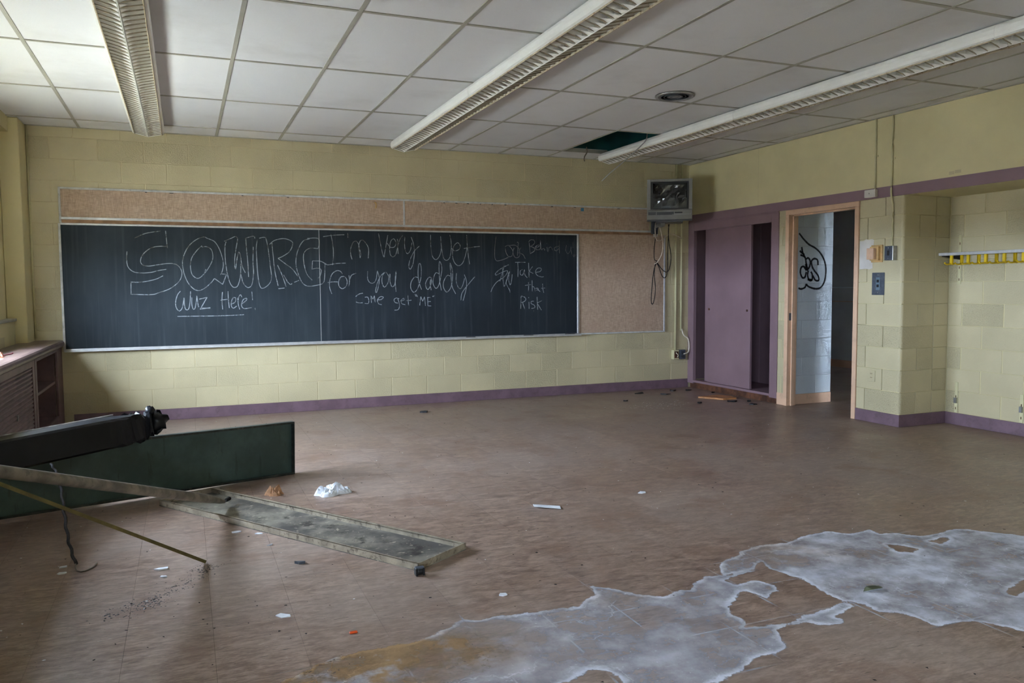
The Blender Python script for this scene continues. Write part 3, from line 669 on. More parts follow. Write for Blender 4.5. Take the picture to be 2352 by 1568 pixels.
# ---- door frame of the passage
door = struct(box(XR - 0.012, 6.48, -2.812, -1.80, ZH - 0.052, ZH - 0.002).obj('door_1', M_PEACH, None, 0.003))
box(XR - 0.012, 6.48, -1.852, -1.80, 0, ZH - 0.052).obj('jamb', M_PEACH, door, 0.003)
box(XR - 0.012, 6.48, -2.812, -2.762, 0, ZH - 0.052).obj('jamb', M_PEACH, door, 0.003)
box(6.40, 6.44, -1.868, -1.852, 0, ZH - 0.068).obj('stop', M_PEACH, door, 0.002)
box(6.40, 6.44, -2.762, -2.746, 0, ZH - 0.068).obj('stop', M_PEACH, door, 0.002)
box(6.40, 6.44, -2.746, -1.868, ZH - 0.068, ZH - 0.052).obj('stop', M_PEACH, door, 0.002)
box(6.372, 6.400, -1.8535, -1.850, 0.93, 1.01).obj('strike_plate', M_GREYPLATE, door)
for z in (0.3, 1.05, 1.8):
    box(6.375, 6.405, -2.763, -2.7605, z, z + 0.1).obj('hinge', M_STEEL, door)

# graffiti on the passage wall
g = B()
for s in GRAFFITI:
    ribbon(g, s, 0.021, -1.80, 0.0012, 8, 0.12)
g.obj('spray_tag', M_SPRAY, wall_right)

# ------------------------------------------------------------------ chalkboard and tack boards
cbd = thing('chalkboard', 'long dark slate chalkboard covered in chalk writing with aluminium frame', 'chalkboard', (2.0, -0.02, 0.73))
BY = -0.018
box(-0.745, 1.668, BY, 0, 0.745, 1.94).obj('slate_panel', M_SLATE_A, cbd)
box(1.672, 4.742, BY, 0, 0.745, 1.94).obj('slate_panel', M_SLATE_B, cbd)
box(1.6675, 1.6725, BY - 0.002, 0, 0.745, 1.94).obj('seam_strip', M_ALU, cbd)
box(-0.762, -0.742, BY - 0.012, 0, 0.725, 1.946).obj('frame', M_WHITEFRAME, cbd, 0.002)
box(4.738, 4.762, BY - 0.012, 0, 0.73, 1.946).obj('frame', M_ALU, cbd, 0.002)
B().prism([(0, 0.715), (0, 0.748), (-0.03, 0.748), (-0.034, 0.735), (-0.075, 0.733), (-0.08, 0.742), (-0.086, 0.742), (-0.086, 0.722)], -0.748, 4.765, 'x').obj('chalk_tray', M_ALU, cbd)
box(-0.742, 4.738, BY - 0.010, 0, 1.932, 1.950).obj('frame', M_ALU, cbd, 0.002)
for name, strokes in CHALK.items():
    words = []                                            # strokes that stand close together make one word
    for st in sorted(strokes, key=lambda q: min(p[0] for p in q)):
        x0_, x1_ = min(p[0] for p in st), max(p[0] for p in st)
        zc_ = sum(p[1] for p in st) / len(st)
        if words and x0_ < words[-1][0] + 0.075 and (name != 'chalk_dare'):
            words[-1][1].append(st)
            words[-1][0] = max(words[-1][0], x1_)
        elif name == 'chalk_dare':
            for wd in words:
                if abs(wd[2] - zc_) < 0.09:
                    wd[1].append(st)
                    break
            else:
                words.append([x1_, [st], zc_])
        else:
            words.append([x1_, [st], zc_])
    for _, sts, _ in words:
        b = B()
        for st in sts:
            ribbon(b, st, 0.0075, BY, 0.0006, 6, 0.12)
        b.obj('chalk_word' if name not in ('chalk_underline', 'chalk_scribble') else name, M_CHALKFAINT if name == 'chalk_warning' else M_CHALK, cbd)

tck = thing('tack_strip', 'long burlap tack strip above the chalkboard', 'tack board', (2.5, -0.02, 2.0))
box(-0.735, 2.595, -0.012, 0, 2.008, 2.272).obj('burlap_panel', M_CORK, tck)
box(2.612, 5.76, -0.012, 0, 2.008, 2.272).obj('burlap_panel', M_CORK, tck)
box(-0.752, -0.733, -0.022, 0, 1.95, 2.29).obj('frame', M_WHITEFRAME, tck, 0.002)
box(-0.752, 5.77, -0.022, 0, 2.270, 2.290).obj('frame', M_WHITEFRAME, tck, 0.002)
box(2.594, 2.613, -0.020, 0, 2.008, 2.272).obj('divider', M_ALU, tck, 0.002)
box(-0.752, 5.87, -0.022, 0, 1.984, 2.008).obj('map_rail', M_ALU, tck, 0.002)
box(-0.735, 5.87, -0.016, 0, 1.952, 1.984).obj('cork_insert', M_WOODSTRIP, tck)
for x in (0.0, 0.22, 0.9, 1.35, 3.06, 3.2, 3.34, 3.5, 3.64, 3.8, 4.4, 4.7, 5.3):
    box(x, x + rnd.uniform(0.012, 0.04), -0.0135, -0.012, 2.262, 2.268 + rnd.uniform(0, 0.002)).obj('torn_tape', M_DARK, tck)

crk = thing('tack_board', 'tall burlap tack panel at the right end of the chalkboard', 'tack board', (5.4, -0.02, 0.73))
box(4.763, 5.975, -0.012, 0, 0.745, 1.952).obj('burlap_panel', M_CORK, crk)
box(4.763, 5.995, -0.022, 0, 0.728, 0.746).obj('frame', M_WHITEFRAME, crk, 0.002)
box(5.974, 5.994, -0.022, 0, 0.746, 1.952).obj('frame', M_ALU, crk, 0.002)

for (x, l, lab) in ((3.30, 0.11, 'black bit left on the chalk tray nearest the long seam'), (4.02, 0.12, 'black bit on the chalk tray between two others'), (4.56, 0.13, 'black bit at the right end of the chalk tray')):
    tag(box(x, x + l, -0.066, -0.040, 0.7335, 0.747).obj('eraser_strip', M_DARK, None, 0.004), lab, 'eraser')
bn = B()
bn.tube(spline([(2.27, -0.018, 2.245), (2.285, -0.03, 2.235), (2.290, -0.028, 2.205), (2.283, -0.02, 2.175)], 5), [0.002] + [0.009] * 13 + [0.006, 0.003], 8)
tag(bn.obj('peel_scrap', M_BROWNBOX, None, smooth=True), 'curled yellow brown scrap stuck on the tack strip', 'scrap')
tag(box(4.795, 4.835, -0.016, -0.012, 2.222, 2.262).obj('blue_scrap', paint('blue tack', srgb(70, 130, 170), 0.5), None, 0.003), 'small blue scrap pinned on the tack strip', 'scrap')

# ------------------------------------------------------------------ closet
clo = thing('closet', 'purple built-in closet with sliding doors beside the doorway', 'closet', (XR, -0.85, 0))
box(XR - 0.008, XR + 0.04, -0.12, -0.001, 0.06, ZH - 0.012).obj('stile', M_PURPLE, clo, 0.002)
box(XR - 0.008, XR + 0.04, -1.69, -1.57, 0.06, ZH - 0.012).obj('stile', M_PURPLE, clo, 0.002)
box(XR - 0.006, XR + 0.03, -1.57, -0.12, 2.008, ZH - 0.012).obj('head_rail', M_PURPLE, clo, 0.002)
box(XR - 0.008, 6.94, -1.57, -0.12, 0.075, 0.103).obj('sill', M_PURPLE, clo, 0.002)
box(XR + 0.014, XR + 0.03, -1.69, -0.03, 0, 0.075).obj('kick_plate', M_RUST, clo)
box(6.925, 6.945, -1.689, -0.005, 0.103, 2.10).obj('back_panel', M_PURPLE, clo)
for y in (-0.70, -0.95, -1.3):
    box(6.915, 6.925, y - 0.012, y + 0.012, 0.103, 2.05).obj('batten', M_PURPLE, clo)
box(XR + 0.04, 6.925, -0.03, -0.005, 0.103, 2.10).obj('side_panel', M_PURPLE, clo)
box(XR + 0.04, 6.925, -1.689, -1.665, 0.103, 2.10).obj('side_panel', M_PURPLE, clo)
sd = box(XR + 0.032, XR + 0.062, -1.185, -0.36, 0.104, 2.03).obj('sliding_door', M_PURPLE, clo, 0.002)
for y in (-0.40, -1.13):
    B().lathe([(0.014, -0.004), (0.014, 0.001)], (XR + 0.030, y, 1.02), 'x', 16).obj('finger_pull', M_RUST, sd)
box(XR + 0.07, XR + 0.095, -1.09, -0.26, 0.104, 2.03).obj('sliding_door', M_PURPLE, clo, 0.002)
box(XR + 0.03, XR + 0.11, -1.57, -0.12, 2.03, 2.06).obj('track', M_STEEL, clo)

# ------------------------------------------------------------------ fluorescent fixtures
FIX = ((0.062, 'cream fluorescent louver fixture nearest the windows, left of the other two'), (2.505, 'middle one of three cream fluorescent louver fixtures'), (4.955, 'cream fluorescent louver fixture nearest the doorway, beside the ceiling hole'))
hp = [(-0.105, 0), (-0.128, -0.012), (-0.139, -0.035), (-0.140, -0.062), (-0.134, -0.082), (-0.122, -0.090), (-0.116, -0.084), (-0.119, -0.03), (-0.09, -0.018)]
hp = hp + [(-x, z) for x, z in reversed(hp)]
SEC = 2.44
blade_prof, hem_prof = B(), B()
for sgn in (-1, 1):
    a, b = sgn * 0.116, sgn * 0.006
    blade_prof.add([(a, 0.010, -0.028), (b, 0.010, -0.028), (b, 0.012, -0.112), (a, 0.012, -0.084),
                    (a, 0.012, -0.028), (b, 0.012, -0.028), (b, 0.0135, -0.112), (a, 0.0135, -0.084)],
                   [(0, 1, 2, 3), (4, 7, 6, 5), (0, 3, 7, 4), (1, 5, 6, 2), (3, 2, 6, 7), (0, 4, 5, 1)])
    # a flared wing that joins the blade to the keel
    blade_prof.add([(b, 0.012, -0.113), (b, -0.050, -0.116), (sgn * 0.050, 0.011, -0.090), (b, -0.050, -0.112)], [(0, 1, 2), (1, 3, 2), (0, 2, 3)])
    hem_prof.add([(a, 0.009, -0.080), (b, 0.009, -0.108), (b, 0.009, -0.1135), (a, 0.009, -0.0855),
                  (a, 0.015, -0.080), (b, 0.015, -0.108), (b, 0.015, -0.1135), (a, 0.015, -0.0855)],
                 [(0, 1, 2, 3), (4, 7, 6, 5), (0, 3, 7, 4), (1, 5, 6, 2), (3, 2, 6, 7), (0, 4, 5, 1)])
M_HEMSHADE = paint('blade hem shade line', srgb(158, 146, 124), 0.7, 0.15, 30)  # darker hem colour paints the shade line along each blade's bottom edge
_n = len(blade_prof.f)
blade_prof.add(hem_prof.v, hem_prof.f)
blade_me = blade_prof.mesh('blade', M_LOUVER)
blade_me.materials.append(M_HEMSHADE)
for k_, p_ in enumerate(blade_me.polygons):
    if k_ >= _n:
        p_.material_index = 1
house_me = B().prism(hp, -SEC / 2 + 0.002, SEC / 2 - 0.002, 'y').mesh('housing', M_FIX)
keel_me = B().prism([(-0.010, -0.030), (-0.004, -0.112), (0, -0.118), (0.004, -0.112), (0.010, -0.030)], -SEC / 2 + 0.004, SEC / 2 - 0.004, 'y').mesh('keel', M_LOUVER)
for x, lab in FIX:
    f = thing('fluorescent_fixture', lab, 'ceiling light', (x, -0.42, ZC - 0.003), 'fluorescent fixtures')
    for s in range(3):
        yc = -0.42 - SEC * (s + 0.5)
        link('housing', house_me, f, (x, yc, ZC - 0.003))
        lv = link('keel', keel_me, f, (x, yc, ZC - 0.003))
        for sgn in (-1, 1):
            B().box(x + sgn * 0.117 - 0.0025, x + sgn * 0.117 + 0.0025, yc - SEC / 2 + 0.004, yc + SEC / 2 - 0.004, ZC - 0.003 - 0.0965, ZC - 0.003 - 0.083).obj('lip', M_FIXRUST, f)
        for k in range(32):
            link('blade', blade_me, f, (x, yc - SEC / 2 + (k + 0.5) * SEC / 32, ZC - 0.003))
        if s:
            B().prism([(p[0] * 1.012, p[1] * 1.02) for p in hp[1:5]] + [(p[0], p[1]) for p in reversed(hp[1:5])], -0.42 - SEC * s - 0.012, -0.42 - SEC * s + 0.012, 'y').obj('joint_band', M_FIX, f).location += Vector((x, 0, ZC - 0.003))
    B().prism([(-0.105, 0), (-0.128, -0.012), (-0.139, -0.035), (-0.140, -0.062), (-0.134, -0.082), (-0.118, -0.088), (0, -0.117), (0.118, -0.088), (0.134, -0.082), (0.140, -0.062), (0.139, -0.035), (0.128, -0.012), (0.105, 0)], -0.42, -0.414, 'y').obj('end_cap', M_FIX, f).location += Vector((x, 0, ZC - 0.003))

# ceiling loudspeaker grille
sp = thing('ceiling_speaker', 'round metal loudspeaker grille set in the ceiling', 'speaker', (4.065, -3.10, ZC))
B().lathe([(0.160, 0.0), (0.160, -0.008), (0.150, -0.016), (0.138, -0.014), (0.134, -0.004), (0.132, 0.0)], (4.065, -3.10, ZC), 'z', 48).obj('ring', M_STEEL, sp, smooth=True)
B().lathe([(0.135, -0.003), (0.135, -0.007), (0.02, -0.010), (0.001, -0.010)], (4.065, -3.10, ZC), 'z', 48).obj('grille', M_TV, sp)
for r in (0.035, 0.06, 0.085, 0.11):
    B().lathe([(r + 0.004, -0.009), (r + 0.004, -0.012), (r, -0.012), (r, -0.009)], (4.065, -3.10, ZC), 'z', 36).obj('grille_ring', M_GREYPLATE, sp)

# things dangling from the hole
w = B().tube(spline([(4.80, -1.50, ZC + 0.03), (4.79, -1.46, 2.80), (4.756, -1.12, 2.66), (4.74, -0.84, 2.57), (4.69, -0.73, 2.49)], 5), 0.006, 6)
tag(w.obj('hanger_rod', M_STEEL, None, smooth=True), 'bent grey metal rod dangling from the ceiling hole', 'rod')
w = B().tube(spline([(4.66, -0.42, ZC + 0.06), (4.655, -0.44, ZC), (4.62, -0.45, 2.80), (4.61, -0.455, 2.765), (4.62, -0.45, 2.745)], 5), 0.007, 6)
tag(w.obj('cut_wire', M_CABLE, None, smooth=True), 'short dark cut wire hanging from the ceiling hole', 'wire')
w = B().tube(spline([(4.37, -1.55, ZC + 0.04), (4.5, -1.2, ZC + 0.10), (4.55, -0.8, ZC + 0.11), (4.42, -0.45, ZC + 0.05)], 6), 0.006, 6)
tag(w.obj('plenum_cable', M_CABLE, None, smooth=True), 'thin grey cable drooping inside the ceiling hole', 'cable')

# ------------------------------------------------------------------ television on its bracket
ta = math.radians(-33)
tv = thing('television', 'grey box television with a smashed screen mounted high in the corner', 'television', (5.70, -0.55, 2.10))
TM = Matrix.Translation((5.722, -0.52, 2.345)) @ Matrix.Rotation(ta, 4, 'Z')
def tvpart(b, name, m, par, bev=0.0, smooth=False):
    o = b.obj(name, m, None, bev, smooth)
    o.parent = par
    if par.type == 'EMPTY':
        o.matrix_local = Matrix.Translation(-par.location) @ TM
    return o
tw, th = 0.265, 0.238
cabn = B()
cabn.box(-tw, tw, 0.0, 0.10, -th, th)
cb = B()
fr = [(-tw + 0.01, -th + 0.01), (tw - 0.01, -th + 0.01), (tw - 0.01, th - 0.01), (-tw + 0.01, th - 0.01)]
bk = [(-0.17, -0.16), (0.17, -0.16), (0.17, 0.15), (-0.17, 0.15)]
cb.add([(x, 0.08, z) for x, z in fr] + [(x, 0.28, z) for x, z in bk] + [(x * 0.8, 0.34, z * 0.8) for x, z in bk],
       [(0, 1, 5, 4), (1, 2, 6, 5), (2, 3, 7, 6), (3, 0, 4, 7), (4, 5, 9, 8), (5, 6, 10, 9), (6, 7, 11, 10), (7, 4, 8, 11), (8, 9, 10, 11), (3, 2, 1, 0)])
tvpart(cb, 'back_shell', M_TVDARK, tv)
# front bezel as a frame around the picture tube
bez = B()
ox, ozt, ozb = 0.222, th - 0.03, -0.118
bez.box(-tw, -ox, -0.018, 0.10, -0.125, th); bez.box(ox, tw, -0.018, 0.10, -0.125, th)
bez.box(-ox, ox, -0.018, 0.10, ozt, th); bez.box(-ox, ox, -0.018, 0.10, -0.125, ozb)
tvpart(bez, 'bezel', M_TV, tv, 0.004)
ins = B()
ins.box(-ox, -0.196, -0.004, 0.03, ozb, ozt); ins.box(0.204, ox, -0.004, 0.03, ozb, ozt)
ins.box(-0.196, 0.204, -0.004, 0.03, ozt - 0.014, ozt); ins.box(-0.196, 0.204, -0.004, 0.03, ozb, ozb + 0.012)
tvpart(ins, 'mask', M_DARK, tv)
scr = B()
nx, nz = 14, 10
vs = []
for j in range(nz + 1):
    for i in range(nx + 1):
        u, v = i / nx * 2 - 1, j / nz * 2 - 1
        vs.append((0.004 + u * 0.20, 0.006 + 0.014 * (u * u + v * v) + (rnd.uniform(0, 0.012) if abs(u) < 0.8 and abs(v) < 0.8 else 0), 0.046 + v * 0.155))
scr.add(vs, [(j * (nx + 1) + i, j * (nx + 1) + i + 1, (j + 1) * (nx + 1) + i + 1, (j + 1) * (nx + 1) + i) for j in range(nz) for i in range(nx)])
tvpart(scr, 'screen', M_SCREEN, tv)
for pts in ([(-0.03, 0.06), (0.05, 0.11), (0.13, 0.165), (0.09, 0.10), (0.02, 0.065)], [(0.07, 0.03), (0.10, 0.085), (0.085, 0.03), (0.105, -0.03), (0.08, -0.05)], [(-0.19, 0.12), (-0.17, 0.09), (-0.165, 0.0), (-0.175, -0.07), (-0.195, -0.02)]):
    sh = B()
    n = len(pts)
    sh.add([(x, 0.001, z) for x, z in pts] + [(x, 0.004, z) for x, z in pts], [tuple(range(n)), tuple(range(2 * n - 1, n - 1, -1))] + [(i, (i + 1) % n, n + (i + 1) % n, n + i) for i in range(n)])
    tvpart(sh, 'glass_shard', M_DARK if pts[0][0] > -0.1 else M_SCREEN, tv)
lo = B()
lo.box(-tw, tw, -0.018, 0.10, -th, -0.127)
cp = tvpart(lo, 'control_panel', M_TV, tv, 0.004)
for (a, b, c, d, mm) in ((-0.25, -0.16, -0.185, -0.150, M_TVDARK), (-0.15, 0.05, -0.185, -0.150, M_TVDARK), (0.06, 0.15, -0.168, -0.152, M_DARK), (0.03, 0.25, -0.182, -0.178, M_STEEL)):
    tvpart(B().box(a, b, -0.0195, -0.017, c, d), 'control_strip', mm, cp)
tvpart(B().box(-tw, tw, -0.012, 0.11, -th - 0.014, -th), 'base_lip', M_TVDARK, tv)

br = thing('tv_bracket', 'grey steel wall bracket under the corner television', 'bracket', (5.85, -0.1, 2.05))
box(5.775, 5.875, -0.035, -0.023, 1.965, 2.25).obj('wall_plate', M_GREYPLATE, br, 0.003)
b = B(); b.box(-0.03, 0.03, -0.34, 0.0, -0.022, 0.022, Matrix.Rotation(math.radians(-22), 3, 'Z'), (5.865, -0.036, 2.063))
b.obj('arm', M_TV, br, 0.003)
b = B(); b.box(-0.16, 0.16, 0.02, 0.30, -0.010, 0.004, Matrix.Rotation(ta, 3, 'Z'), (5.722, -0.52, 2.088))
b.obj('shelf_plate', M_TVDARK, br, 0.002)
box(5.80, 5.86, -0.045, -0.035, 1.93, 1.965).obj('tag_plate', M_WHITE, br)

def yz(px, pz, y):
    return (px, y, pz)
cab = [
    ('white cable looping down from the television bracket', M_CABLEW, 0.006, [(5.82, -0.12, 2.08), (5.78, -0.13, 2.10), (5.77, -0.13, 2.02), (5.79, -0.12, 1.90), (5.86, -0.10, 1.88), (5.95, -0.08, 1.93), (6.05, -0.05, 1.97), (6.16, -0.03, 1.95), (6.235, -0.02, 1.92)]),
    ('cream lead hanging loose below the television, frayed end', M_CABLEW, 0.007, [(5.80, -0.14, 2.09), (5.84, -0.15, 2.00), (5.875, -0.14, 1.85), (5.87, -0.13, 1.72), (5.82, -0.12, 1.62), (5.77, -0.11, 1.585)]),
    ('dark looped cord tied up below the television', M_CLOTHWIRE, 0.005, [(5.81, -0.16, 2.075), (5.80, -0.12, 2.00), (5.785, -0.09, 1.80), (5.79, -0.085, 1.65), (5.83, -0.08, 1.62), (5.79, -0.07, 1.50), (5.76, -0.065, 1.20), (5.77, -0.06, 1.09), (5.80, -0.06, 1.12), (5.82, -0.065, 1.28), (5.80, -0.07, 1.45), (5.815, -0.08, 1.61), (5.90, -0.075, 1.53), (5.97, -0.07, 1.49), (6.02, -0.07, 1.53), (6.045, -0.07, 1.68), (6.01, -0.08, 1.85), (5.97, -0.12, 2.00), (5.93, -0.20, 2.075)]),
    ('second dark cord loop hanging lower right of the television', M_CLOTHWIRE, 0.005, [(5.93, -0.18, 2.075), (5.975, -0.12, 2.02), (5.99, -0.08, 1.80), (5.99, -0.07, 1.50), (5.96, -0.07, 1.42), (5.91, -0.075, 1.44), (5.86, -0.08, 1.55), (5.82, -0.08, 1.615)]),
]
for lab, m, r, pts in cab:
    tag(B().tube(spline(pts, 6), r, 6).obj('hanging_cable', m, None, smooth=True), lab, 'cable')

# raceways and outlets in the corner
for x, w2, zb, lab in ((6.155, 0.013, 0.49, 'painted vertical conduit on back wall, left of the pair by the closet'), (6.240, 0.012, 0.74, 'painted vertical conduit on back wall, right of the pair by the closet')):
    cn = thing('wall_conduit', lab, 'conduit', (x, 0, zb), 'conduits in the corner')
    B().tube([(x, -w2 - 0.001, zb), (x, -w2 - 0.001, ZC - 0.004)], w2, 12).obj('pipe', M_CONDUIT, cn, smooth=True)
    for z in (1.1, 1.9, 2.6):
        box(x - 0.026, x + 0.026, -0.006, 0, z, z + 0.02).obj('strap', M_CONDUIT, cn, 0.002)
for x0, x1, lab, mm in ((6.105, 6.185, 'open cream junction box at the foot of the corner conduits', M_CONDUIT), (6.20, 6.285, 'grey outlet box with a plug beside the closet', M_GREYPLATE)):
    ob = thing('outlet_box', lab, 'outlet', (x0, 0, 0.38), 'outlets in the corner')
    box(x0, x1, -0.055, 0, 0.372, 0.492).obj('box', mm, ob, 0.003)
    if mm is M_CONDUIT:
        box(x0 + 0.012, x1 - 0.012, -0.058, -0.054, 0.39, 0.475).obj('opening', M_RUST, ob)
        B().tube(spline([(x0 + 0.03, -0.06, 0.46), (x0 + 0.05, -0.075, 0.43), (x0 + 0.045, -0.07, 0.40)], 5), 0.005, 6).obj('loose_wire', M_CABLEW, ob, smooth=True)
    else:
        for z in (0.395, 0.445):
            B().lathe([(0.019, -0.004), (0.019, 0.002)], (x0 + 0.042, -0.058, z + 0.012), 'y', 18).obj('socket', M_TVDARK, ob)
tag(B().tube(spline([(6.245, -0.02, 0.76), (6.27, -0.035, 0.68), (6.325, -0.05, 0.63), (6.335, -0.06, 0.53), (6.315, -0.065, 0.46), (6.25, -0.065, 0.44)], 6), 0.008, 8).obj('power_cord', M_CABLEW, None, smooth=True), 'cream cord curving from conduit into the corner outlet', 'cord')

# ------------------------------------------------------------------ pier: conduits, boxes, switches
cn = thing('wall_conduit', 'thin painted conduit dropping to the white box above the doorway', 'conduit', (XR, -3.0, 2.2))
B().tube([(XR - 0.010, -3.0, 2.20), (XR - 0.010, -3.0, ZC - 0.004)], 0.008, 10).obj('pipe', M_CONDUIT, cn, smooth=True)
box(XR - 0.006, XR, -3.02, -2.98, 2.50, 2.515).obj('strap', M_CONDUIT, cn)
cn = thing('wall_conduit', 'long painted conduit running from ceiling to the steel switch', 'conduit', (XR, -3.2, 1.66))
B().tube(spline([(XR - 0.012, -3.192, ZC - 0.004), (XR - 0.012, -3.192, 2.5), (XR - 0.016, -3.192, 2.22), (XR - 0.014, -3.194, 2.12), (XR - 0.012, -3.212, 2.02), (XR - 0.012, -3.214, 1.9), (XR - 0.012, -3.214, 1.66)], 5), 0.0085, 10).obj('pipe', M_CONDUIT, cn, smooth=True)
box(XR - 0.006, XR, -3.216, -3.17, 2.45, 2.465).obj('strap', M_CONDUIT, cn)

jb = thing('junction_box', 'white surface box on the purple band above the doorway corner', 'box', (XR, -2.97, 2.14))
box(XR - 0.045, XR - 0.004, -3.03, -2.905, 2.128, 2.200).obj('box', M_WHITE, jb, 0.004)
box(XR - 0.0475, XR - 0.045, -3.026, -2.909, 2.132, 2.196).obj('cover', M_PATCH, jb, 0.001)
B().lathe([(0.004, -0.001), (0.004, 0.001)], (XR - 0.048, -2.967, 2.164), 'x', 10).obj('screw', M_DARK, jb)

pt = B()
pp = [(2.824, 1.725), (2.87, 1.728), (2.90, 1.742), (2.93, 1.735), (2.975, 1.740), (2.995, 1.728), (2.990, 1.69), (2.998, 1.62), (2.985, 1.56), (2.992, 1.53), (2.980, 1.51), (2.984, 1.465), (2.95, 1.455), (2.90, 1.462), (2.826, 1.458)]
pt.prism([(-y, z) for y, z in pp], XR - 0.0012, XR + 0.0005, 'x')
pt.obj('unpainted_patch', M_PATCH, wall_right)
th_ = thing('pull_station', 'amber stepped alarm box beside the white wall patch', 'alarm box', (XR, -3.03, 1.53))
box(XR - 0.016, XR, -3.105, -2.975, 1.518, 1.680).obj('back_plate', M_BROWNBOX, th_, 0.003)
box(XR - 0.045, XR - 0.016, -3.085, -2.985, 1.535, 1.665).obj('body', M_BROWNBOX, th_, 0.003)
box(XR - 0.085, XR - 0.045, -3.065, -2.985, 1.545, 1.650).obj('cover', M_PEACH, th_, 0.004)
sw = thing('key_switch', 'steel switch box at the end of the long conduit', 'switch', (XR, -3.2, 1.53))
box(XR - 0.055, XR, -3.262, -3.168, 1.530, 1.662).obj('box', M_STEEL, sw, 0.003)
box(XR - 0.058, XR - 0.055, -3.258, -3.172, 1.533, 1.659).obj('face_plate', M_GREYPLATE, sw, 0.001)
box(XR - 0.064, XR - 0.058, -3.226, -3.204, 1.575, 1.620).obj('toggle', M_DARK, sw, 0.002)
for z in (1.548, 1.644):
    B().lathe([(0.005, -0.002), (0.005, 0.0)], (XR - 0.058, -3.215, z), 'x', 10).obj('screw', M_STEEL, sw)
pl = thing('receptacle_plate', 'large dark grey receptacle plate on the block pier', 'outlet', (XR, -3.06, 1.21))
box(XR - 0.008, XR, -3.130, -2.985, 1.212, 1.422).obj('plate', M_GREYPLATE, pl, 0.003)
box(XR - 0.012, XR - 0.008, -3.082, -3.036, 1.258, 1.378).obj('insert', paint('grey blue insert', srgb(96, 112, 122), 0.45), pl, 0.008)
for z in (1.285, 1.330):
    box(XR - 0.0135, XR - 0.012, -3.072, -3.046, z, z + 0.026).obj('slot', M_DARK, pl)
for z in (1.235, 1.400):
    B().lathe([(0.006, -0.001), (0.006, 0.001)], (XR - 0.009, -3.059, z), 'x', 10).obj('screw', M_STEEL, pl)
po = thing('painted_outlet', 'painted over outlet plate low on the block pier', 'outlet', (XR, -3.0, 0.39))
box(XR - 0.006, XR, -3.045, -2.960, 0.390, 0.496).obj('plate', M_BLOCK, po, 0.002)
for z in (0.415, 0.452):
    box(XR - 0.0075, XR - 0.006, -3.020, -2.985, z, z + 0.026).obj('socket', M_MORTAR, po, 0.001)
    for y in (-3.010, -2.996):
        box(XR - 0.0082, XR - 0.0075, y - 0.002, y + 0.002, z + 0.008, z + 0.018).obj('slot', M_DARK, po)
for (y, z, l) in ((-3.80, 2.245, 0.05), (-3.86, 2.25, 0.06)):
    box(XR - 0.0008, XR, y - l / 2, y + l / 2, z - 0.012, z + 0.015).obj('chip', M_MORTAR, wall_right)

# ------------------------------------------------------------------ alcove: coat rail, hooks, shelf standards
RX = 6.70
rail = thing('coat_rail', 'pale aluminium coat rail on a black bracket in the alcove', 'coat rail', (6.8, -3.4, 1.58))
box(RX, RX + 0.03, -6.5, -3.412, 1.566, 1.592).obj('front_bar', M_ALU, rail, 0.002)
box(RX + 0.03, 6.90, -6.5, -3.414, 1.584, 1.591).obj('shelf_sheet', M_ALU, rail)
for y in (-3.45, -4.66, -5.87):
    B().prism([(RX + 0.005, 1.584), (6.95, 1.584), (6.95, 1.53), (RX + 0.02, 1.556), (RX + 0.008, 1.566)], y - 0.012, y + 0.012, 'y').obj('bracket', M_DARK, rail)
for i in range(36):
    front = i % 2 == 0
    y = -3.50 - (i // 2) * 0.168 - (0 if front else 0.02)
    x = RX + 0.06 if front else RX + 0.165
    if y < -6.45:
        continue
    b = B()
    b.box(x - 0.008, x + 0.008, y - 0.012, y + 0.012, 1.488, 1.586)
    b.tube(spline([(x - 0.0, y, 1.491), (x - 0.035, y, 1.488), (x - 0.065, y, 1.489), (x - 0.085, y, 1.500)], 4), 0.0075, 8)
    b.tube(spline([(x + 0.0, y, 1.491), (x + 0.020, y, 1.488), (x + 0.035, y, 1.496)], 4), 0.007, 8)
    b.obj('hook', M_YELLOW, rail)
for y, z0, z1, lab in ((-3.435, 1.31, 1.76, 'painted slotted shelf standard on alcove wall behind the coat rail'), (-3.44, 0.115, 0.40, 'painted slotted shelf standard low on alcove wall near the inner corner'), (-4.07, 0.115, 0.36, 'painted slotted shelf standard low on alcove wall at right edge')):
    st = thing('shelf_standard', lab, 'shelf standard', (6.95, y, z0), 'shelf standards in the alcove')
    box(6.943, 6.95, y - 0.016, y + 0.016, z0, z1).obj('channel', M_CONDUIT, st, 0.002)
    z = z0 + 0.03
    while z < z1 - 0.04:
        box(6.9425, 6.943, y - 0.004, y + 0.004, z, z + 0.022).obj('slot', M_RUST, st)
        z += 0.11
    if z1 < 1:
        box(6.925, 6.943, y - 0.014, y + 0.010, z0 + 0.09, z0 + 0.14).obj('clip', M_STEEL, st)

# ------------------------------------------------------------------ counter under the windows
cou = thing('window_counter', 'long brown counter cabinet under the windows with open cubby', 'counter', (-0.93, -4.5, 0))
tp = [(-1.08, 0.800), (-1.08, 0.836), (-0.79, 0.836), (-0.768, 0.832), (-0.756, 0.820), (-0.752, 0.804), (-0.756, 0.786), (-0.768, 0.774), (-0.785, 0.772), (-0.785, 0.800)]
B().prism(tp, -12.3, -0.352, 'y').obj('top', M_COUNTER, cou, smooth=False)
B().prism([(-0.999, 0.800), (-0.999, 0.836)] + tp[2:], -0.352, -0.004, 'y').obj('top', M_COUNTER, cou)
box(-0.80, -0.78, -0.33, -0.004, 0.0, 0.80).obj('stile', M_CABINET, cou, 0.002)
box(-0.80, -0.78, -1.50, -1.42, 0.0, 0.80).obj('stile', M_CABINET, cou, 0.002)
box(-0.80, -0.78, -1.42, -0.33, 0.745, 0.80).obj('rail', M_CABINET, cou, 0.002)
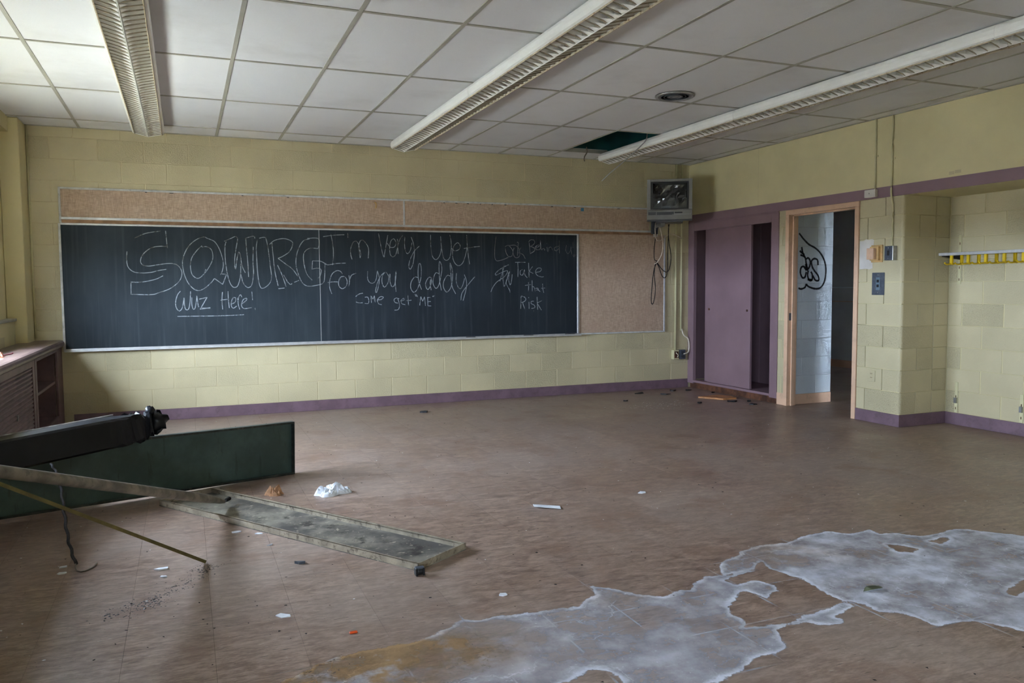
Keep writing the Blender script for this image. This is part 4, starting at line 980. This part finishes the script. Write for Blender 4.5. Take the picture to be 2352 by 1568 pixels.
box(-0.80, -0.78, -1.42, -0.33, 0.0, 0.15).obj('rail', M_CABINET, cou, 0.002)
box(-1.078, -1.06, -12.3, -0.46, 0.0, 0.80).obj('back_panel', M_CABINET, cou)
box(-1.06, -0.80, -1.42, -0.36, 0.135, 0.15).obj('floor_panel', M_CABINET, cou)
box(-1.06, -0.80, -1.42, -0.36, 0.455, 0.480).obj('shelf', M_CABINET, cou, 0.002)
box(-1.06, -0.80, -0.36, -0.352, 0.0, 0.80).obj('side_panel', M_CABINET, cou)
box(-1.06, -0.80, -1.44, -1.425, 0.0, 0.80).obj('side_panel', M_CABINET, cou)
slat_me = B().prism([(0, 0), (0.009, 0.010), (0.010, 0.020), (0, 0.031)], -0.66, 0.66, 'y').mesh('slat', M_CABINET)
for k in range(6):
    yc = -1.5 - 0.78 - k * 1.56
    gd = box(-0.80, -0.792, yc - 0.75, yc + 0.75, 0.03, 0.79).obj('grille_door', M_CABINET, cou)
    for (a, b, c, d) in ((yc - 0.76, yc - 0.67, 0.02, 0.80), (yc + 0.67, yc + 0.76, 0.02, 0.80)):
        box(-0.80, -0.78, a, b, c, d).obj('door_stile', M_CABINET, gd, 0.002)
    for (c, d) in ((0.02, 0.12), (0.72, 0.80)):
        box(-0.80, -0.78, yc - 0.67, yc + 0.67, c, d).obj('door_rail', M_CABINET, gd, 0.002)
    for i in range(19):
        s = link('slat', slat_me, gd, (-0.792, yc, 0.122 + i * 0.0315))
    box(-0.788, -0.776, yc - 0.005, yc + 0.012, 0.40, 0.44).obj('latch', M_STEEL, gd)

def crumple(name, m, c, rx, ry, rz, seed, n=14, sharp=0.5):
    """a crumpled sheet: a bumpy flattened patch resting on a surface at c.z"""
    r = random.Random(seed)
    vs, fs = [], []
    ph = [r.uniform(0, 6.28) for _ in range(6)]
    for j in range(n + 1):
        for i in range(n + 1):
            u, v = i / n * 2 - 1, j / n * 2 - 1
            a = math.atan2(v, u)
            edge = 1 + 0.22 * math.sin(3 * a + ph[0]) + 0.14 * math.sin(5 * a + ph[1])
            s = max(abs(u), abs(v)) / (math.hypot(u, v) + 1e-6) if (u or v) else 1
            z = abs(math.sin(3.1 * u + ph[2] + 2 * v) * math.cos(2.7 * v + ph[3])) * rz + r.uniform(0, sharp) * rz * 0.5
            z *= max(0.0, 1 - max(abs(u), abs(v)) ** 4)
            vs.append((c[0] + u * rx * edge * s, c[1] + v * ry * edge * s, c[2] + 0.0006 + max(0, z)))
    for j in range(n):
        for i in range(n):
            fs.append((j * (n + 1) + i, j * (n + 1) + i + 1, (j + 1) * (n + 1) + i + 1, (j + 1) * (n + 1) + i))
    b = B().add(vs, fs)
    return b.obj(name, m)

tag(crumple('snack_wrapper', paint('red and white wrapper', srgb(190, 120, 90), 0.5, 0.4, 40), (-0.93, -2.05, 0.836), 0.05, 0.10, 0.045, 5), 'crumpled orange and white wrapper on the counter', 'wrapper')
tag(B().tube(spline([(-0.91, -1.97, 0.839), (-0.90, -1.90, 0.841), (-0.885, -1.80, 0.839), (-0.89, -1.70, 0.839)], 5), 0.004, 6).obj('red_string', paint('dark red string', srgb(120, 46, 56), 0.7), None, smooth=True), 'short dark red string trailing from counter wrapper', 'string')

# ------------------------------------------------------------------ fallen metal parts at left
def pan(name, length, width, depth, mb, mr, thick=0.004):
    """a shallow pan: sheet with a rim on four sides; local x along, y across, rim to +z"""
    e = thing(name, '', '', (0, 0, 0))
    parts = [box(0, length, 0, width, 0, thick).obj('sheet', mb, e)]
    parts.append(box(0, length, 0, thick, thick, depth).obj('rim', mr, e))
    parts.append(box(0, length, width - thick, width, thick, depth).obj('rim', mr, e))
    parts.append(box(0, thick, thick, width - thick, thick, depth).obj('rim', mr, e))
    parts.append(box(length - thick, length, thick, width - thick, thick, depth).obj('rim', mr, e))
    parts.append(box(0, length, 0, 0.014, depth - 0.003, depth).obj('lip', mr, e))
    parts.append(box(0, length, width - 0.014, width, depth - 0.003, depth).obj('lip', mr, e))
    return e
tr = pan('metal_pan', 2.06, 0.365, 0.036, M_TRAY, M_TRAYRIM)
tag(tr, 'dirty cream metal pan lying flat on the floor', 'metal pan')
A_, D_ = Vector((1.283, -5.195, 0)), Vector((0.14, -3.475, 0))
dx = (D_ - A_).normalized()
dy = Vector((-dx.y, dx.x, 0)) * -1
tr.matrix_world = Matrix((tuple(dx), tuple(dy), (0, 0, 1))).transposed().to_4x4()
# keep a right-handed frame: x along the pan from its near corner, y across to the far side
tr.matrix_world = Matrix.Translation(A_) @ Matrix(((dx.x, dy.x, 0, 0), (dx.y, dy.y, 0, 0), (0, 0, 1, 0), (0, 0, 0, 1)))

gp = pan('green_panel', 1.83, 0.372, 0.045, M_GREEN, M_GREENRIM)
tag(gp, 'long dark green metal panel standing on its edge', 'metal panel')
g0 = Vector((0.993, -2.947, 0.0)); g1 = Vector((-0.67, -3.56, 0.035))
gx = (g1 - g0).normalized()
gy = (Vector((0, 0, 1)) - gx * gx.z).normalized()     # up: across the panel
gz = gx.cross(gy).normalized()                        # rim direction
if gz.y > 0:
    gz = -gz
Mg = Matrix((tuple(gx), tuple(gy), tuple(gz))).transposed().to_4x4()
Mg.translation = g0 + Vector((0, 0.03, 0.001))
gp.matrix_world = Mg
B().lathe([(0.008, 0.0), (0.008, 0.003)], (0.035, 0.30, 0.004), 'z', 14).obj('rivet', M_BAREEDGE, gp)

# black channel with a crumpled end, resting on the panel
tro = thing('black_channel', 'black sheet metal channel with crumpled end resting on the green panel', 'metal channel', (-0.3, -3.5, 0.3))
c0, c1 = Vector((0.075, -3.30, 0.470)), Vector((-0.68, -3.74, 0.420))
cx = (c1 - c0).normalized()
cz = (Vector((0, 0, 1)) - cx * cx.z).normalized()
cy = cz.cross(cx).normalized()
def cpt(s, a, b):
    return c0 + cx * s + cy * a + cz * b
L = (c1 - c0).length + 0.03
r = random.Random(3)
b = B()
rows, ns = [], 26
prof = [(-0.06, 0.088), (-0.075, 0.082), (-0.078, 0.0), (-0.075, -0.082), (-0.06, -0.088), (0.06, -0.088), (0.07, -0.075), (0.07, 0.075), (0.06, 0.088)]
for i in range(ns + 1):
    s = -0.02 + (L + 0.02) * (i / ns) ** 1.6
    k = max(0.0, 1 - (s + 0.02) / 0.28)
    row = []
    for (a, h_) in prof:
        row.append(cpt(s, a * (1 - 0.35 * k * k) + r.uniform(-1, 1) * 0.020 * k, h_ * (1 - 0.25 * k ** 3) + r.uniform(-1, 1) * 0.022 * k))
    rows.append(row)
n = len(prof)
b.add([p for row in rows for p in row], [(i * n + k, i * n + (k + 1) % n, (i + 1) * n + (k + 1) % n, (i + 1) * n + k) for i in range(ns) for k in range(n)] + [tuple(range(n - 1, -1, -1)), tuple(ns * n + k for k in range(n))])
b.obj('channel', M_BLACKMETAL, tro)
eb = B()
eb.tube([cpt(0.16, -0.07, 0.088), cpt(L, -0.07, 0.088)], 0.005, 6)
eb.obj('bare_edge', M_BAREEDGE, tro)
for (ca, cb_, cc, rr, sd_) in ((-0.075, 0.0, 0.005, 0.062, 11), (-0.03, 0.01, 0.085, 0.028, 12), (0.02, -0.03, -0.075, 0.03, 13)):
    r2 = random.Random(sd_)
    bb = B()
    vs, nn, mm_ = [], 9, 12
    ctr = cpt(ca, cb_, cc)
    for j in range(nn + 1):
        for i in range(mm_):
            t_, p_ = math.pi * j / nn, 2 * math.pi * i / mm_
            q = rr * (1 + r2.uniform(-0.22, 0.22))
            vs.append(ctr + Vector((q * math.sin(t_) * math.cos(p_), q * math.sin(t_) * math.sin(p_), q * math.cos(t_) * 1.1)))
    bb.add(vs, [(j * mm_ + i, j * mm_ + (i + 1) % mm_, (j + 1) * mm_ + (i + 1) % mm_, (j + 1) * mm_ + i) for j in range(nn) for i in range(mm_)])
    bb.obj('crumpled_end', M_BLACKMETAL, tro, smooth=True)

# grey pole with a flattened end, leaning from the pan up to the counter
pe, pc = Vector((0.505, -3.70, 0.045)), Vector((-0.762, -5.745, 0.860))
pd = (pc - pe).normalized()
pts = [pe + pd * s for s in (0.0, 0.05, 0.12, 0.2, 0.3, 1.0, 1.8, (pc - pe).length + 0.12)]
po2 = thing('grey_pole', 'dusty grey metal pole leaning over the fallen pan', 'pole', tuple(pe))
pts[0] += Vector((0, 0, -0.004)); pts[1] += Vector((0.0, 0, -0.004))
B().tube(pts, [0.010, 0.016, 0.021, 0.025, 0.026, 0.026, 0.026, 0.026], 14).obj('tube', M_POLE, po2, smooth=True)
B().tube([pe + Vector((0.01, 0.02, -0.002)), pe + Vector((0.03, 0.035, 0.004)), pe + Vector((0.02, 0.05, 0.002))], [0.011, 0.013, 0.006], 7).obj('crimped_tip', M_CLOTHWIRE, po2)
sa, sb = Vector((0.372, -4.690, 0.006)), Vector((-0.762, -5.325, 0.842))
sdir = (sb - sa).normalized()
b = B()
side = sdir.cross(Vector((0, 0, 1))).normalized()
upv = side.cross(sdir).normalized()
rot = Matrix((tuple(sdir), tuple(side), tuple(upv))).transposed()
b.box(0, (sb - sa).length + 0.06, -0.010, 0.010, -0.003, 0.005, rot, sa)
b.box(0, (sb - sa).length + 0.06, -0.010, -0.007, 0.005, 0.012, rot, sa)
tag(b.obj('metal_strip', M_STRIP), 'thin olive metal strip leaning from floor to counter', 'metal strip')
wp = spline([(-0.372, -3.83, 0.375), (-0.335, -3.90, 0.33), (-0.305, -4.0, 0.26), (-0.275, -4.15, 0.17), (-0.24, -4.32, 0.08), (-0.195, -4.48, 0.012)], 8)
wi = thing('cloth_wire', 'dark twisted cloth wire hanging from black channel to floor', 'wire', (-0.19, -4.5, 0))
B().tube([p + Vector((0.0035 * math.sin(i * 1.3), 0.0035 * math.cos(i * 1.3), 0)) for i, p in enumerate(wp)], 0.0075, 7).obj('sheath', M_CLOTHWIRE, wi, smooth=True)
B().tube(spline([(-0.195, -4.48, 0.012), (-0.185, -4.55, 0.004), (-0.155, -4.585, 0.004), (-0.12, -4.545, 0.004), (-0.105, -4.49, 0.006)], 6), 0.003, 6).obj('bare_end', M_CABLE, wi, smooth=True)

ca = thing('caster', 'small black caster lying at the near corner of the pan', 'caster', (1.278, -5.245, 0))
box(1.255, 1.265, -5.262, -5.226, 0.0, 0.036).obj('fork_plate', M_DARK, ca, 0.003)
box(1.288, 1.298, -5.262, -5.226, 0.0, 0.036).obj('fork_plate', M_DARK, ca, 0.003)
B().lathe([(0.016, -0.012), (0.018, -0.008), (0.018, 0.008), (0.016, 0.012)], (1.2765, -5.244, 0.019), 'x', 18).obj('wheel', M_DARK, ca)
box(1.258, 1.296, -5.256, -5.232, 0.032, 0.038).obj('top_plate', M_GREYPLATE, ca)

# ------------------------------------------------------------------ litter on the floor
tag(crumple('paper', M_PAPER, (1.155, -3.62, 0), 0.12, 0.06, 0.045, 21, 20, 1.6), 'crumpled white paper on the floor behind the pan', 'paper')
tag(crumple('brown_paper', M_BROWNPAPER, (0.815, -3.50, 0), 0.05, 0.035, 0.045, 22, 14, 1.4), 'small crumpled brown paper beside the white paper', 'paper')
sl = B()
sl.add([(2.225, -4.375, 0.002), (2.36, -4.47, 0.002), (2.335, -4.535, 0.004), (2.20, -4.445, 0.010), (2.225, -4.375, 0.004), (2.36, -4.47, 0.0035), (2.335, -4.535, 0.006), (2.20, -4.445, 0.012)], [(3, 2, 1, 0), (4, 5, 6, 7), (0, 1, 5, 4), (1, 2, 6, 5), (2, 3, 7, 6), (3, 0, 4, 7)])
tag(sl.obj('paper_slip', M_PAPER), 'flat white paper slip in the middle of the floor', 'paper')
tag(box(0.862, 0.892, -5.748, -5.733, 0, 0.006).obj('orange_bit', paint('orange plastic', srgb(232, 88, 30), 0.4), None, 0.002), 'tiny orange plastic bit on the near floor', 'plastic bit')
bw = B()
bw.prism([(5.86, -0.93), (6.02, -1.19), (6.20, -1.20), (6.24, -1.02), (6.16, -0.90)], 0.0, 0.018, 'z')
tag(bw.obj('broken_board', paint('broken plywood', srgb(188, 130, 80), 0.6, 0.2, 12), None, 0.001), 'broken orange brown board on the floor before the closet', 'board')
lf = B()
lp = spline([(-0.055, 0, 0), (-0.02, 0.018, 0), (0.03, 0.014, 0), (0.055, 0, 0), (0.03, -0.012, 0), (-0.02, -0.016, 0), (-0.055, 0, 0)], 3)[:-1]
lf.add([(3.015 + p.x, -6.196 + p.y, 0.003 + 0.010 * abs(p.y) / 0.018) for p in lp] + [(3.015 + p.x, -6.196 + p.y, 0.0022 + 0.010 * abs(p.y) / 0.018) for p in lp],
       [tuple(range(len(lp))), tuple(range(2 * len(lp) - 1, len(lp) - 1, -1))] + [(i, (i + 1) % len(lp), len(lp) + (i + 1) % len(lp), len(lp) + i) for i in range(len(lp))])
tag(lf.obj('dry_leaf', paint('dry leaf', srgb(92, 98, 74), 0.7, 0.2, 30)), 'single dry green leaf on the white mineral crust', 'leaf')

def flake(name, m, x, y, s, lab, cat, h=0.012, seed=0, group=None):
    r = random.Random(seed)
    n = r.choice((4, 5, 5, 6))
    a0 = r.uniform(0, 6.28)
    th2, asp = r.uniform(-0.5, 0.3), r.uniform(0.3, 0.7)
    P = []
    for i in range(n):
        q1, q2 = s * r.uniform(0.7, 1.1) * math.cos(a0 + 6.283 * i / n), asp * s * r.uniform(0.6, 1.1) * math.sin(a0 + 6.283 * i / n)
        P.append((x + q1 * math.cos(th2) - q2 * math.sin(th2), y + q1 * math.sin(th2) + q2 * math.cos(th2)))
    b = B().add([(p[0], p[1], 0) for p in P] + [(p[0], p[1], h * r.uniform(0.4, 1.2)) for p in P], [tuple(range(n - 1, -1, -1)), tuple(range(n, 2 * n))] + [(i, (i + 1) % n, n + (i + 1) % n, n + i) for i in range(n)])
    return tag(b.obj(name, m), lab, cat, group)
FRAG = [(4.96, -0.80), (5.96, -0.26), (5.69, -0.50), (6.20, -1.42), (6.16, -0.30), (6.02, -1.34), (5.62, -1.30), (6.10, -1.62), (5.45, -0.30), (6.30, -0.62), (2.62, -0.62)]
FL = ['black plastic fragment farthest left of the group by the closet corner', 'black plastic fragment against the closet corner', 'black plastic fragment left of the broken board',
      'black plastic fragment right of the broken board by closet sill', 'black plastic fragment under the closet left stile', 'black plastic fragment just before the broken board',
      'black plastic fragment nearest the camera by the broken board', 'black plastic fragment below the closet right stile', 'black plastic fragment by the back baseboard near the corner',
      'black plastic fragment behind the broken board at the sill', 'lone black fragment by the back baseboard under the chalkboard']
for i, ((x, y), lab) in enumerate(zip(FRAG, FL)):
    flake('plastic_fragment', M_DARK, x, y, 0.036 + 0.018 * (i % 3), lab, 'fragment', 0.016, 40 + i, 'black fragments on the floor')
CHIPS = [
    (0.182, -4.689, 0.035, 'pale square chip on the dark floor left of the strip tip'),
    (-0.248, -4.478, 0.024, 'small pale chip farthest left on the near floor'),
    (-0.242, -4.568, 0.026, 'pale chip just below the farthest left chip'),
    (0.547, -4.229, 0.03, 'white flake beside the near long side of the pan'),
    (0.655, -4.31, 0.024, 'white flake right against the pan near side'),
    (0.651, -5.471, 0.035, 'white chip with dark tail left of the orange bit'),
    (1.538, -5.616, 0.026, 'white chip on bare floor above the mineral crust'),
    (2.976, -4.392, 0.035, 'pale crumb on open floor toward the doorway'),
    (0.195, -4.806, 0.018, 'tiny pale chip right below the pale square chip'),
    (6.444, -0.282, 0.06, 'torn white scrap by the closet kick plate'),
    (0.688, -4.529, 0.02, 'small white flake on bare floor below the middle of the pan'),
]
for i, (x, y, s_, lab) in enumerate(CHIPS):
    flake('paper_chip', M_PAPER, x, y, s_, lab, 'paper chip', 0.006, 90 + i, 'pale chips on the floor')
flake('grey_lint', M_GREYPLATE, 0.796, -4.865, 0.03, 'grey blue lint scrap on the floor before the pan', 'lint', 0.012, 77)
TRAIL = [[0.39, -4.767], [0.313, -4.887], [0.241, -4.998], [0.15, -5.116], [0.079, -5.159], [-0.016, -5.165]]
def specks(name, m, pts, lab, cat):
    b = B()
    for x, y, s_ in pts:
        a = rnd.uniform(0, 6.28)
        n = rnd.choice((3, 4, 5))
        el = rnd.uniform(0.3, 1.0)
        P_ = [(x + s_ * math.cos(a) * math.cos(t) - el * s_ * math.sin(a) * math.sin(t), y + s_ * math.sin(a) * math.cos(t) + el * s_ * math.cos(a) * math.sin(t)) for t in [6.283 * i / n for i in range(n)]]
        h_ = s_ * rnd.uniform(0.1, 0.35)
        b.add([(p[0], p[1], 0) for p in P_] + [(x, y, h_)], [(i, (i + 1) % n, n) for i in range(n)])
    o = b.obj(name, m)
    return tag(o, lab, cat, None, 'stuff')
pts = []
for i in range(420):
    k = rnd.random() * (len(TRAIL) - 1.001)
    j, fr_ = int(k), k % 1
    x = TRAIL[j][0] * (1 - fr_) + TRAIL[j + 1][0] * fr_
    y = TRAIL[j][1] * (1 - fr_) + TRAIL[j + 1][1] * fr_
    pts.append((x + rnd.gauss(0, 0.03), y + rnd.gauss(0, 0.045), rnd.choice((0.002, 0.003, 0.004, 0.007)) * rnd.uniform(0.6, 1.2)))
for cx_, cy_, n_ in ((TRAIL[0][0], TRAIL[0][1], 60), (TRAIL[3][0], TRAIL[3][1], 110)):
    pts += [(cx_ + rnd.gauss(0, 0.035), cy_ + rnd.gauss(0, 0.03), rnd.uniform(0.002, 0.007)) for _ in range(n_)]
specks('soot_crumbs', M_DARK, pts, 'trail of black soot crumbs on the floor by the strip tip', 'soot')
specks('floor_grit', M_CLOTHWIRE, [(rnd.uniform(-0.6, 6.2), rnd.uniform(-7.3, -0.1), rnd.choice((0.003, 0.004, 0.005, 0.008))) for _ in range(900)], 'dark grit crumbs scattered over the whole floor', 'grit')
specks('plaster_crumbs', M_PAPER, [(rnd.uniform(-0.6, 6.2), rnd.uniform(-7.3, -0.2), rnd.choice((0.002, 0.003, 0.004, 0.007))) for _ in range(420)] + [(5.1 + rnd.gauss(0, 0.25), -1.2 + rnd.gauss(0, 0.12), rnd.uniform(0.003, 0.008)) for _ in range(120)], 'white plaster crumbs scattered over the whole floor', 'plaster crumbs')


# ------------------------------------------------------------------ mineral crust left by dried water
def sdist(P, poly):
    """signed distance to a polygon, positive inside"""
    Q = np.array(poly)
    d = np.full(len(P), 1e9)
    inside = np.zeros(len(P), bool)
    for a, b in zip(Q, np.roll(Q, -1, 0)):
        e = b - a
        w = P - a
        t = np.clip((w @ e) / max(e @ e, 1e-12), 0, 1)
        d = np.minimum(d, np.hypot(*(w - t[:, None] * e).T))
        c = (a[1] > P[:, 1]) != (b[1] > P[:, 1])
        with np.errstate(divide='ignore', invalid='ignore'):
            xi = a[0] + (P[:, 1] - a[1]) / (b[1] - a[1]) * e[0]
        inside ^= c & (P[:, 0] < xi)
    return np.where(inside, d, -d)

gs = 0.013
gx_, gy_ = np.arange(0.35, 4.65, gs), np.arange(-7.0, -5.3, gs)
nx, ny = len(gx_), len(gy_)
PX, PY = np.meshgrid(gx_, gy_)
P = np.stack([PX.ravel(), PY.ravel()], 1)
sA = sdist(P, CRUST_A)
for hole in CRUST_HOLES:
    sA = np.minimum(sA, -sdist(P, hole))
sB = sdist(P, CRUST_B)
sd_all = np.maximum(sA, sB)
dense = np.where(sA > sB, 1.2, 0.74)
def blob(cx, cy, rx, ry, ang=0.0):
    c, s = math.cos(ang), math.sin(ang)
    u = ((P[:, 0] - cx) * c + (P[:, 1] - cy) * s) / rx
    v = (-(P[:, 0] - cx) * s + (P[:, 1] - cy) * c) / ry
    return np.exp(-(u * u + v * v))
tint = 0.75 * blob(3.02, -5.66, 0.28, 0.16, -0.4) + 1.5 * blob(0.80, -6.05, 0.32, 0.20, -0.3) + 1.1 * blob(1.15, -6.02, 0.35, 0.18, -0.2) + 0.35 * blob(1.9, -5.85, 0.5, 0.10, 0.1)
dense = dense + 0.5 * blob(1.62, -6.05, 0.16, 0.09, 0.3) + 0.35 * blob(0.95, -6.05, 0.4, 0.22)
keep = sd_all > -0.10
idx = -np.ones(nx * ny, int)
idx[keep] = np.arange(keep.sum())
ii = (np.arange(ny - 1)[:, None] * nx + np.arange(nx - 1)[None, :]).ravel()
quad = np.stack([ii, ii + 1, ii + nx + 1, ii + nx], 1)
quad = idx[quad[(keep[quad]).all(1)]]
me = bpy.data.meshes.new('mineral_crust')
vv = np.concatenate([P[keep], np.full((keep.sum(), 1), 0.0009)], 1)
me.from_pydata(vv.tolist(), [], quad.tolist())
for nm, arr in (('sd', sd_all), ('dense', dense), ('tint', tint)):
    at = me.attributes.new(nm, 'FLOAT', 'POINT')
    at.data.foreach_set('value', arr[keep].astype(np.float32))

def m_crust():
    t = NT('mineral crust')
    at = lambda k: (lambda a: a.outputs['Fac'])(t.n('Attribute', attribute_name=k))
    v = t.pos()
    sd_ = t.math('ADD', at('sd'), t.math('MULTIPLY', t.math('SUBTRACT', t.noise(v, 14, 5, 0.65), 0.5), 0.075))
    inside = t.ramp(sd_, -0.004, 0.006)
    rim = t.math('MULTIPLY', t.ramp(sd_, 0.004, 0.035, 1, 0), inside)
    wob = t.math('ADD', at('sd'), t.math('MULTIPLY', t.noise(v, 3.2, 5, 0.6), 0.42))
    ring = t.math('PINGPONG', wob, 0.058)
    ring = t.math('MULTIPLY', t.ramp(ring, 0.0, 0.005, 1, 0), t.ramp(t.noise(v, 2.0, 2), 0.42, 0.6))
    cloud = t.ramp(t.noise(v, 3.4, 6, 0.65), 0.3, 0.72)
    body = t.math('MULTIPLY', t.math('ADD', t.math('MULTIPLY', cloud, 0.80), 0.12), at('dense'))
    a = t.math('ADD', body, t.math('MULTIPLY', rim, 0.45))
    a = t.math('ADD', a, t.math('MULTIPLY', ring, 0.3))
    a = t.math('ADD', a, t.math('MULTIPLY', t.ramp(t.noise(v, 70, 2), 0.66, 0.72), 0.25))
    a = t.math('MULTIPLY', a, inside, clamp=True)
    # pale lines that creep along the tile joints just beyond the edge
    sep = t.n('SeparateXYZ')
    t.link(v, sep.inputs[0])
    jx = t.math('PINGPONG', t.math('SUBTRACT', sep.outputs[0], 0.690), 0.3053 / 2)
    jy = t.math('PINGPONG', t.math('SUBTRACT', sep.outputs[1], -6.571), 0.3053 / 2)
    jl = t.ramp(t.math('MINIMUM', jx, jy), 0.002, 0.007, 1, 0)
    jl = t.math('MULTIPLY', jl, t.math('MULTIPLY', t.ramp(at('sd'), -0.095, -0.01, 0, 0.6), t.ramp(t.noise(v, 4, 2), 0.4, 0.6)))
    a = t.math('MAXIMUM', a, jl)
    col = t.mix(t.ramp(t.noise(v, 9, 4), 0.35, 0.7), srgb(196, 200, 212), srgb(226, 230, 240))
    ti = t.math('MULTIPLY', at('tint'), t.ramp(t.noise(v, 5, 5, 0.6), 0.25, 0.6), clamp=True)
    col = t.mix(ti, col, srgb(166, 134, 94))
    dirt = t.math('MULTIPLY', t.ramp(t.noise(v, 40, 4, 0.7), 0.56, 0.66), t.math('MULTIPLY', t.ramp(t.noise(v, 2.4, 3), 0.48, 0.62), 0.9))
    col = t.mix(t.math('MULTIPLY', dirt, at('tint'), clamp=True), col, srgb(60, 48, 38))
    t.bump(t.noise(v, 60, 4), 0.25, 0.003)
    t.set(col, 0.6, 0, 0.3)
    tr_ = t.n('BsdfTransparent')
    mx = t.n('MixShader')
    t.link(a, mx.inputs[0])
    t.link(tr_.outputs[0], mx.inputs[1])
    t.link(t.p.outputs[0], mx.inputs[2])
    t.link(mx.outputs[0], t.t.nodes['Material Output'].inputs[0])
    return t.m
me.materials.append(m_crust())
tag(link('mineral_crust', me), 'white mineral crust with brown edge spread over the floor tiles', 'mineral crust', None, 'stuff')
